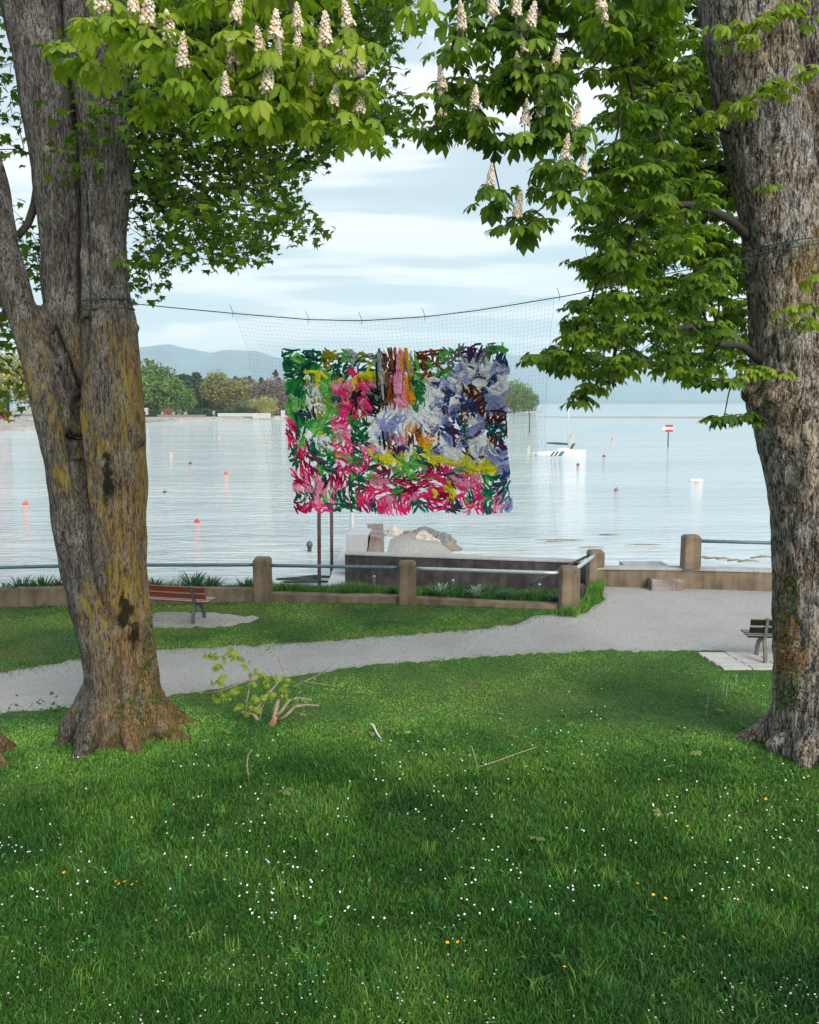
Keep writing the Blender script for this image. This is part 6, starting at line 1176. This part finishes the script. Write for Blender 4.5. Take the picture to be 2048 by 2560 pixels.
lush = np.clip(1 - (np.hypot((X + 3.6) / 2.6, (Y_ - 12.0) / 1.6)), 0, 1) + np.clip(1 - np.hypot((X - 4.6) / 2.2, (Y_ - 11.5) / 1.4), 0, 1) * .8
h = (.035 + .075 * cl ** 1.5) * np.where(dist > 11.5, .62, 1.0) * rg.uniform(.6, 1.3, len(X)) + lush * .10 * rg.random(len(X)); tall = rg.random(len(X)) < .035; h = np.where(tall & (dist < 12.5), h * 1.9, h); mown_lit = np.clip((dist - 11.0) / 2.5, 0, 1); h = h * (1 - .45 * mown_lit) * np.where(dist < 11, 1.3, 1.0)
wd = .0046 + .00052 * dist; lean = np.clip(rg.normal(.55, .3, len(X)) + .45 * mown_lit, .05, 1.5); colg = grass_col(X, Y_, rg)
colg = colg * (1 + mown_lit[:, None] * np.array([1.3, .95, 1.5])); worn = np.clip(1 - np.hypot((X - 1.6) / 1.8, (Y_ - 14.2) / 1.2), 0, 1)[:, None]; colg = colg * (1 - .5 * worn) + np.array([.13, .16, .045]) * .5 * worn  # mid-lawn blades lightened: brighter light than the shaded foreground, put into the colour
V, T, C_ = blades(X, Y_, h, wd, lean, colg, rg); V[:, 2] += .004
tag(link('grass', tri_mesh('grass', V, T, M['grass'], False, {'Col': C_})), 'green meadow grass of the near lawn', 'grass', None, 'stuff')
X, Y_ = sample_lawn([p for p in far_px], (-300, 1480, 1520, 1700), 330000, rg)
pdp = [(gnd(*p).x, gnd(*p).y) for p in pad_px]; k = ~in_poly(X, Y_, pdp) | (rg.random(len(X)) < .03); pw = vnoise(X, Y_, 23, .8); k &= rg.random(len(X)) < .55 + pw * .5; X, Y_ = X[k], Y_[k]
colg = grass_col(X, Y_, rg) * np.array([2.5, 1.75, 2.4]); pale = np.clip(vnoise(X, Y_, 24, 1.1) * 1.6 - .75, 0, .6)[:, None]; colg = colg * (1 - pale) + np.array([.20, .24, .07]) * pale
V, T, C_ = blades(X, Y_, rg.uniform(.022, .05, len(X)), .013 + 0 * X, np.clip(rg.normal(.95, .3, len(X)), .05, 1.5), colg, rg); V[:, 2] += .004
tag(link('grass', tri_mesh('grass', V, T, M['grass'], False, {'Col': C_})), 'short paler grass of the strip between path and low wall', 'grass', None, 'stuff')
# rank grass on the planted bank behind the wall and round the corner post
def bank_pts(n, x0, x1, off0, off1, rng):
    px = rng.uniform(x0, x1, n); lx = np.array([p.x for p in bl]); ly = np.array([p.y for p in bl]); w0, w1 = at(x0, 1500, 21).x, at(x1, 1500, 21).x; x = rng.uniform(w0, w1, n); return x, np.interp(x, lx, ly) + rng.uniform(off0, off1, n)
X, Y_ = bank_pts(26000, -500, 1400, .32, 1.25, rg); hb_ = (.10 + .24 * vnoise(X, Y_, 31, 1.4) ** 1.4) * rg.uniform(.5, 1.2, len(X)); hb_ = np.where(X < -3.4, hb_ * 1.35, hb_)
colb = grass_col(X, Y_, rg) * np.array([1.6, 1.35, 1.4]); V1 = blades(X, Y_, hb_, .011 + 0 * X, np.clip(rg.normal(.5, .25, len(X)), .05, 1.2), colb, rg); V1[0][:, 2] += .10
pq = [(gnd(*p).x, gnd(*p).y) for p in ((1440, 1545), (1500, 1500), (1515, 1462), (1480, 1462), (1462, 1500), (1440, 1525), (1380, 1540))]; nn_ = 9000; bx = [min(p[0] for p in pq), max(p[0] for p in pq)]; by = [min(p[1] for p in pq), max(p[1] for p in pq)]
X = rg.uniform(*bx, nn_); Y_ = rg.uniform(*by, nn_); k = in_poly(X, Y_, pq); X, Y_ = X[k], Y_[k]; V2 = blades(X, Y_, rg.uniform(.08, .28, len(X)), .011 + 0 * X, np.clip(rg.normal(.5, .25, len(X)), .05, 1.2), grass_col(X, Y_, rg) * np.array([1.9, 1.6, 1.3]), rg)
V = np.vstack([V1[0], V2[0]]); T = np.vstack([V1[1], V2[1] + len(V1[0])]); C_ = np.vstack([V1[2], V2[2]])
tag(link('bank_grass', tri_mesh('bank_grass', V, T, M['grass'], False, {'Col': C_})), 'rank grass growing along the back of the low wall and round the corner post', 'grass', None, 'stuff')
def rosette(px, off, hgt, nl, c, label, seed, upright=.5, wfac=1.0):
    rng = np.random.default_rng(seed); x = at(px, 1490, 21.2).x; y = float(np.interp(x, [p.x for p in bl], [p.y for p in bl])) + off; V, T, C_ = [], [], []
    for k in range(nl):
        a = rng.uniform(0, 6.283); L = hgt * rng.uniform(.6, 1.1); up = np.clip(rng.normal(upright, .2), .05, 1.3); w_ = .022 * wfac * rng.uniform(.7, 1.3); b = len(V)
        for t, ww in ((0, .4), (.4, 1), (.75, .75), (1, 0)):
            r_ = L * t * math.sin(up) * (1 + .4 * t); z = L * t * math.cos(up) * (1 - .25 * t); s = (-math.sin(a) * w_ * ww, math.cos(a) * w_ * ww)
            V += [(math.cos(a) * r_ + s[0], math.sin(a) * r_ + s[1], z), (math.cos(a) * r_ - s[0], math.sin(a) * r_ - s[1], z)]; cc_ = np.array(c) * rng.uniform(.7, 1.3); C_ += [cc_, cc_]
        for i in range(3): q = b + 2 * i; T += [(q, q + 1, q + 3), (q, q + 3, q + 2)]
    o = link('bank_plant', tri_mesh('bank_plant', np.array(V), np.array(T), M['grass'], True, {'Col': np.array(C_)}), None, (x, y, .08)); tag(o, label, 'plant', 'plants behind the low wall')
for i, a in enumerate(((20, .6, .40, 50, (.03, .07, .05), 'dark leafy plant behind the wall at the left edge'), (70, .5, .55, 110, (.04, .11, .03), 'broad green bushy plant behind the wall left of the forked trunk'), (115, .6, .55, 110, (.06, .13, .03), 'green bushy plant next to the forked trunk, left side'), (155, .6, .5, 80, (.09, .10, .04), 'brownish green plant hard against the forked trunk'),
    (385, .6, .42, 90, (.05, .13, .04), 'green plant behind the wall above the red bench'), (480, .6, .58, 130, (.07, .16, .08), 'spiky grey-green plant above the red bench end'), (520, .7, .45, 90, (.08, .15, .06), 'green tuft right of the spiky plant'), (610, .6, .42, 80, (.07, .16, .07), 'green plant left of the first concrete post'),
    (700, .6, .35, 90, (.05, .16, .04), 'bright green tuft right of the first concrete post'), (730, .6, .35, 80, (.06, .17, .04), 'second green tuft right of the first concrete post'), (865, .5, .33, 80, (.12, .22, .06), 'yellow-green tuft in front of the black wall edge'), (980, .5, .34, 90, (.07, .19, .05), 'green tuft just left of the middle post'),
    (1100, .5, .48, 46, (.28, .36, .28), 'silvery upright plant right of the middle post'), (1085, .45, .32, 90, (.06, .17, .05), 'green tuft at the foot of the silvery upright plant'), (1190, .5, .45, 60, (.26, .34, .30), 'silvery lily-like plant in front of the black wall'), (1155, .5, .3, 80, (.06, .16, .05), 'green tuft between the two silvery plants'), (1260, .5, .36, 110, (.08, .18, .10), 'fine feathery grey-green tuft near the corner post'), (1310, .5, .36, 110, (.06, .17, .07), 'fine feathery green tuft beside the corner post'), (1370, .5, .3, 50, (.22, .32, .30), 'low silvery rosette at the corner post'))):
    a = a if a[0] > 660 else a[:2] + (a[2] * 1.35,) + a[3:]
    rosette(*a, 400 + i, .45, 1.3 if a[4][0] > .2 else .9)
# weeds at the foot of the forked trunk
wd_l = []
for k, (px, py) in enumerate(((30, 1790), (120, 1785), (150, 1775), (270, 1800), (300, 1815), (330, 1800), (380, 1790), (400, 1835), (420, 1850), (230, 1830))):
    p = gnd(px, py); rng = np.random.default_rng(500 + k); n = 16; C = np.array([tuple(p)] * n) + np.abs(rng.normal(0, 1, (n, 3))) * np.array([.10, .10, .14]) * np.array([rng.choice([-1, 1]), -1, 1]); a = rng.uniform(0, 6.28, n); B = basis(np.stack([np.cos(a), np.sin(a), -.3 + 0 * a], 1), np.tile([0, -.3, 1.], (n, 1)) + rng.normal(0, .25, (n, 3)))
    o = link('leafy_weed', leaves_mesh('leafy_weed', TPL_MA, C, B, rng.uniform(.03, .06, n), rng.uniform(.2, .54, n), M['ivy'], rng, tuple(p)), None, p); tag(o, 'small leafy weed growing in the grass at the foot of the forked trunk', 'weed', 'weeds at the foot of the forked trunk')

# ================================================================== FLOWERS
def flower_mesh(name, npet, rad, cup, hs, mats):
    V, Fc, mi = [], [], []
    for k in range(npet):
        a = 6.283 * k / npet; w_ = 3.1416 / npet * 1.1; b = len(V); V += [(0, 0, hs), (math.cos(a - w_) * rad * .8, math.sin(a - w_) * rad * .8, hs + cup * .7), (math.cos(a) * rad, math.sin(a) * rad, hs + cup), (math.cos(a + w_) * rad * .8, math.sin(a + w_) * rad * .8, hs + cup * .7)]; Fc.append((b, b + 1, b + 2, b + 3)); mi.append(0)
    b = len(V); r = rad * .42; V += [(math.cos(t) * r, math.sin(t) * r, hs + cup * .4 + .001) for t in (0, 1.05, 2.1, 3.14, 4.19, 5.24)] + [(0, 0, hs + cup * .4 + .004)]; Fc += [(b + i, b + (i + 1) % 6, b + 6) for i in range(6)]; mi += [1] * 6
    b = len(V); V += [(.0015, 0, 0), (-.0008, .0013, 0), (-.0008, -.0013, 0), (.0012, 0, hs), (-.0006, .001, hs), (-.0006, -.001, hs)]; Fc += [(b, b + 1, b + 4, b + 3), (b + 1, b + 2, b + 5, b + 4), (b + 2, b, b + 3, b + 5)]; mi += [2] * 3
    me = bpy.data.meshes.new(name); me.from_pydata(V, [], Fc); me.update()
    for m in mats: me.materials.append(m)
    me.polygons.foreach_set('material_index', np.array(mi, dtype=np.int32)); return me
DM = [flower_mesh('daisy', 9, r_, c_, h_, (M['petal'], M['yolk'], M['stalk'])) for r_, c_, h_ in ((.0078, .003, .075), (.0066, .005, .09), (.0088, .002, .085))]
rg = np.random.default_rng(111)
dx_ = rg.uniform(-60, 2110, 6000); dy_ = 1690 + (2600 - 1690) * rg.random(6000) ** .8; cn = vnoise(dx_, dy_, 61, .006) * .5 + vnoise(dx_, dy_, 62, .02) * .5
ok = in_poly(dx_, dy_, near_px) & (cn > .40) & (rg.random(6000) < np.clip((cn - .38) * 1.6, 0, 1)); ok &= ~((dx_ > 480) & (dx_ < 1250) & (dy_ < 1850)); ok &= ~((dx_ < 480) & (dy_ < 1900))
dx_, dy_ = dx_[ok][:720], dy_[ok][:720]; X, Y_ = lawn_px_to_world(dx_, dy_); od = np.argsort(Y_); X, Y_ = X[od], Y_[od]
for i in range(min(300, len(X))):
    o = link('daisy', DM[int(rg.integers(0, 3))], None, (float(X[i]), float(Y_[i]), 0.005)); o.rotation_euler = (rg.uniform(-.1, .55), rg.uniform(-.3, .3), rg.uniform(0, 6)); tag(o, 'small white daisy in the grass of the near lawn', 'daisy', 'daisies in the near lawn')
if len(X) > 300:
    Vs, Ts, o_ = [], [], 0
    for x, y in zip(X[300:], Y_[300:]):
        n = 7; hh_ = rg.uniform(.06, .10); tx, ty = rg.uniform(-.25, .25), rg.uniform(-.6, .05); ring = [(x + math.cos(t) * .010, y + math.sin(t) * .010, hh_ + math.cos(t) * .012 * tx + math.sin(t) * .012 * -ty) for t in np.linspace(0, 6.283, n, endpoint=False)]; Vs += [(x, y, hh_ + .002)] + ring; Ts += [(o_, o_ + 1 + i, o_ + 1 + (i + 1) % n) for i in range(n)]; o_ += n + 1
    tag(link('daisy_heads', tri_mesh('daisy_heads', np.array(Vs), np.array(Ts), M['petal'], False)), 'distant white daisies scattered through the upper near lawn', 'daisies', 'daisies in the near lawn', 'stuff')
BM_ = flower_mesh('buttercup', 5, .018, .010, .13, (M['yolk'], M['yolk'], M['stalk']))
by_ = [(170, 2207), (270, 2255), (285, 2240), (292, 2242), (316, 2237), (322, 2237), (333, 2241), (343, 2243), (538, 2213), (555, 2233), (341, 2152), (1560, 2240), (1575, 2237), (1630, 2262), (1651, 2274), (1663, 2375), (1686, 2374), (1667, 2120), (1670, 2102), (1728, 2088), (1957, 2005), (1900, 2016), (1905, 2022), (1114, 2387), (1158, 2386), (1893, 1918), (1935, 1928), (1980, 2128), (1740, 1745), (1643, 1737), (1100, 2548), (1415, 2460), (2030, 1960)]
for px, py in by_:
    p = gnd(px, py, 0.0); o = link('buttercup', BM_, None, p); o.rotation_euler = (rg.uniform(.1, .6), rg.uniform(-.3, .3), rg.uniform(0, 6)); tag(o, 'yellow buttercup standing in the near lawn', 'buttercup', 'buttercups in the near lawn')
def clock_mesh():
    V, T = [], []; rng = np.random.default_rng(5)
    for k in range(70):
        d = rng.normal(size=3); d /= np.linalg.norm(d); b = len(V); q = np.cross(d, [.3, .5, .8]); q /= np.linalg.norm(q); c = np.array([0, 0, .15]); V += [c, c + d * .026 + q * .006, c + d * .026 - q * .006]; T.append((b, b + 1, b + 2))
    b = len(V); V += [np.array(v) for v in ((.003, 0, 0), (-.003, 0, 0), (-.002, 0, .15), (.002, 0, .15))]; T += [(b, b + 1, b + 2), (b, b + 2, b + 3)]
    return tri_mesh('dandelion_clock', np.array(V), np.array(T), M['pole_white'], False)
CM = clock_mesh()
for px, py in ((1808, 1730), (1816, 1745), (1770, 1770), (1840, 1712), (1765, 1790)):
    o = link('dandelion_clock', CM, None, gnd(px, py)); tag(o, 'white dandelion clock near the dark bench and right trunk', 'dandelion', 'dandelion clocks beside the right trunk')
# broad-leaved weeds in the turf
rg = np.random.default_rng(121); nw = 420; wx = rg.uniform(-40, 2090, nw); wy = rg.uniform(1790, 2580, nw); cx_, cy_ = lawn_px_to_world(wx, wy); per_ = 7; X = np.repeat(cx_, per_) + rg.normal(0, .018, nw * per_); Y_ = np.repeat(cy_, per_) + rg.normal(0, .018, nw * per_)
cc_ = np.repeat(np.array([.06, .20, .035])[None] * rg.uniform(.6, 1.7, (nw, 1)) * np.array([1, 1, 1]), per_, axis=0); V, T, C_ = blades(X, Y_, rg.uniform(.05, .11, len(X)), rg.uniform(.014, .028, len(X)), np.clip(rg.normal(1.0, .25, len(X)), .3, 1.5), cc_, rg); V[:, 2] += .01
tag(link('lawn_weeds', tri_mesh('lawn_weeds', V, T, M['grass'], False, {'Col': C_})), 'broad-leaved weeds scattered through the near lawn', 'weeds', None, 'stuff')
# taller tussocks standing out of the lawn
for k in range(60):
    rng = np.random.default_rng(700 + k); px, py = (rng.uniform(30, 2020), rng.uniform(1960, 2540)); p = gnd(px, py); n = 26; x = rng.normal(0, .05, n); y = rng.normal(0, .05, n); yl = rng.random() < .5
    cc_ = np.tile(np.array([.15, .30, .045] if yl else [.045, .19, .045]), (n, 1)) * rng.uniform(.7, 1.3, (n, 1)); V, T, C_ = blades(x, y, rng.uniform(.12, .24, n), np.full(n, .0085), np.clip(rng.normal(.6, .3, n), .1, 1.2), cc_, rng)
    o = link('grass_tussock', tri_mesh('grass_tussock', V, T, M['grass'], False, {'Col': C_}), None, p); tag(o, 'taller tussock of grass standing out of the near lawn', 'grass tuft', 'tussocks in the near lawn')

# ================================================================== HAZE
bpy.context.view_layer.update()
ztop = max((o.matrix_world @ Vector(c)).z for o in SC.objects if o.type == 'MESH' and o.name.startswith(('mountain', 'far_shore')) for c in o.bound_box) + 8
hz = MB().box((0, 6900, (ztop - 5) / 2), (19000, 14400, ztop + 5)).build('haze', M['white']); hz.data.materials.clear()
hm = bpy.data.materials.new('haze'); hm.use_nodes = True; hm.node_tree.nodes.clear()
pvn = node(hm.node_tree, 'ShaderNodeVolumePrincipled', {'Color': (0.74, 0.92, 1.0, 1.0), 'Density': 0.00012, 'Anisotropy': 0.0})
hm.node_tree.links.new(pvn.outputs[0], node(hm.node_tree, 'ShaderNodeOutputMaterial').inputs['Volume']); hz.data.materials.append(hm)
tag(hz, 'pale blue haze over the lake and far mountains', None, None, 'stuff')
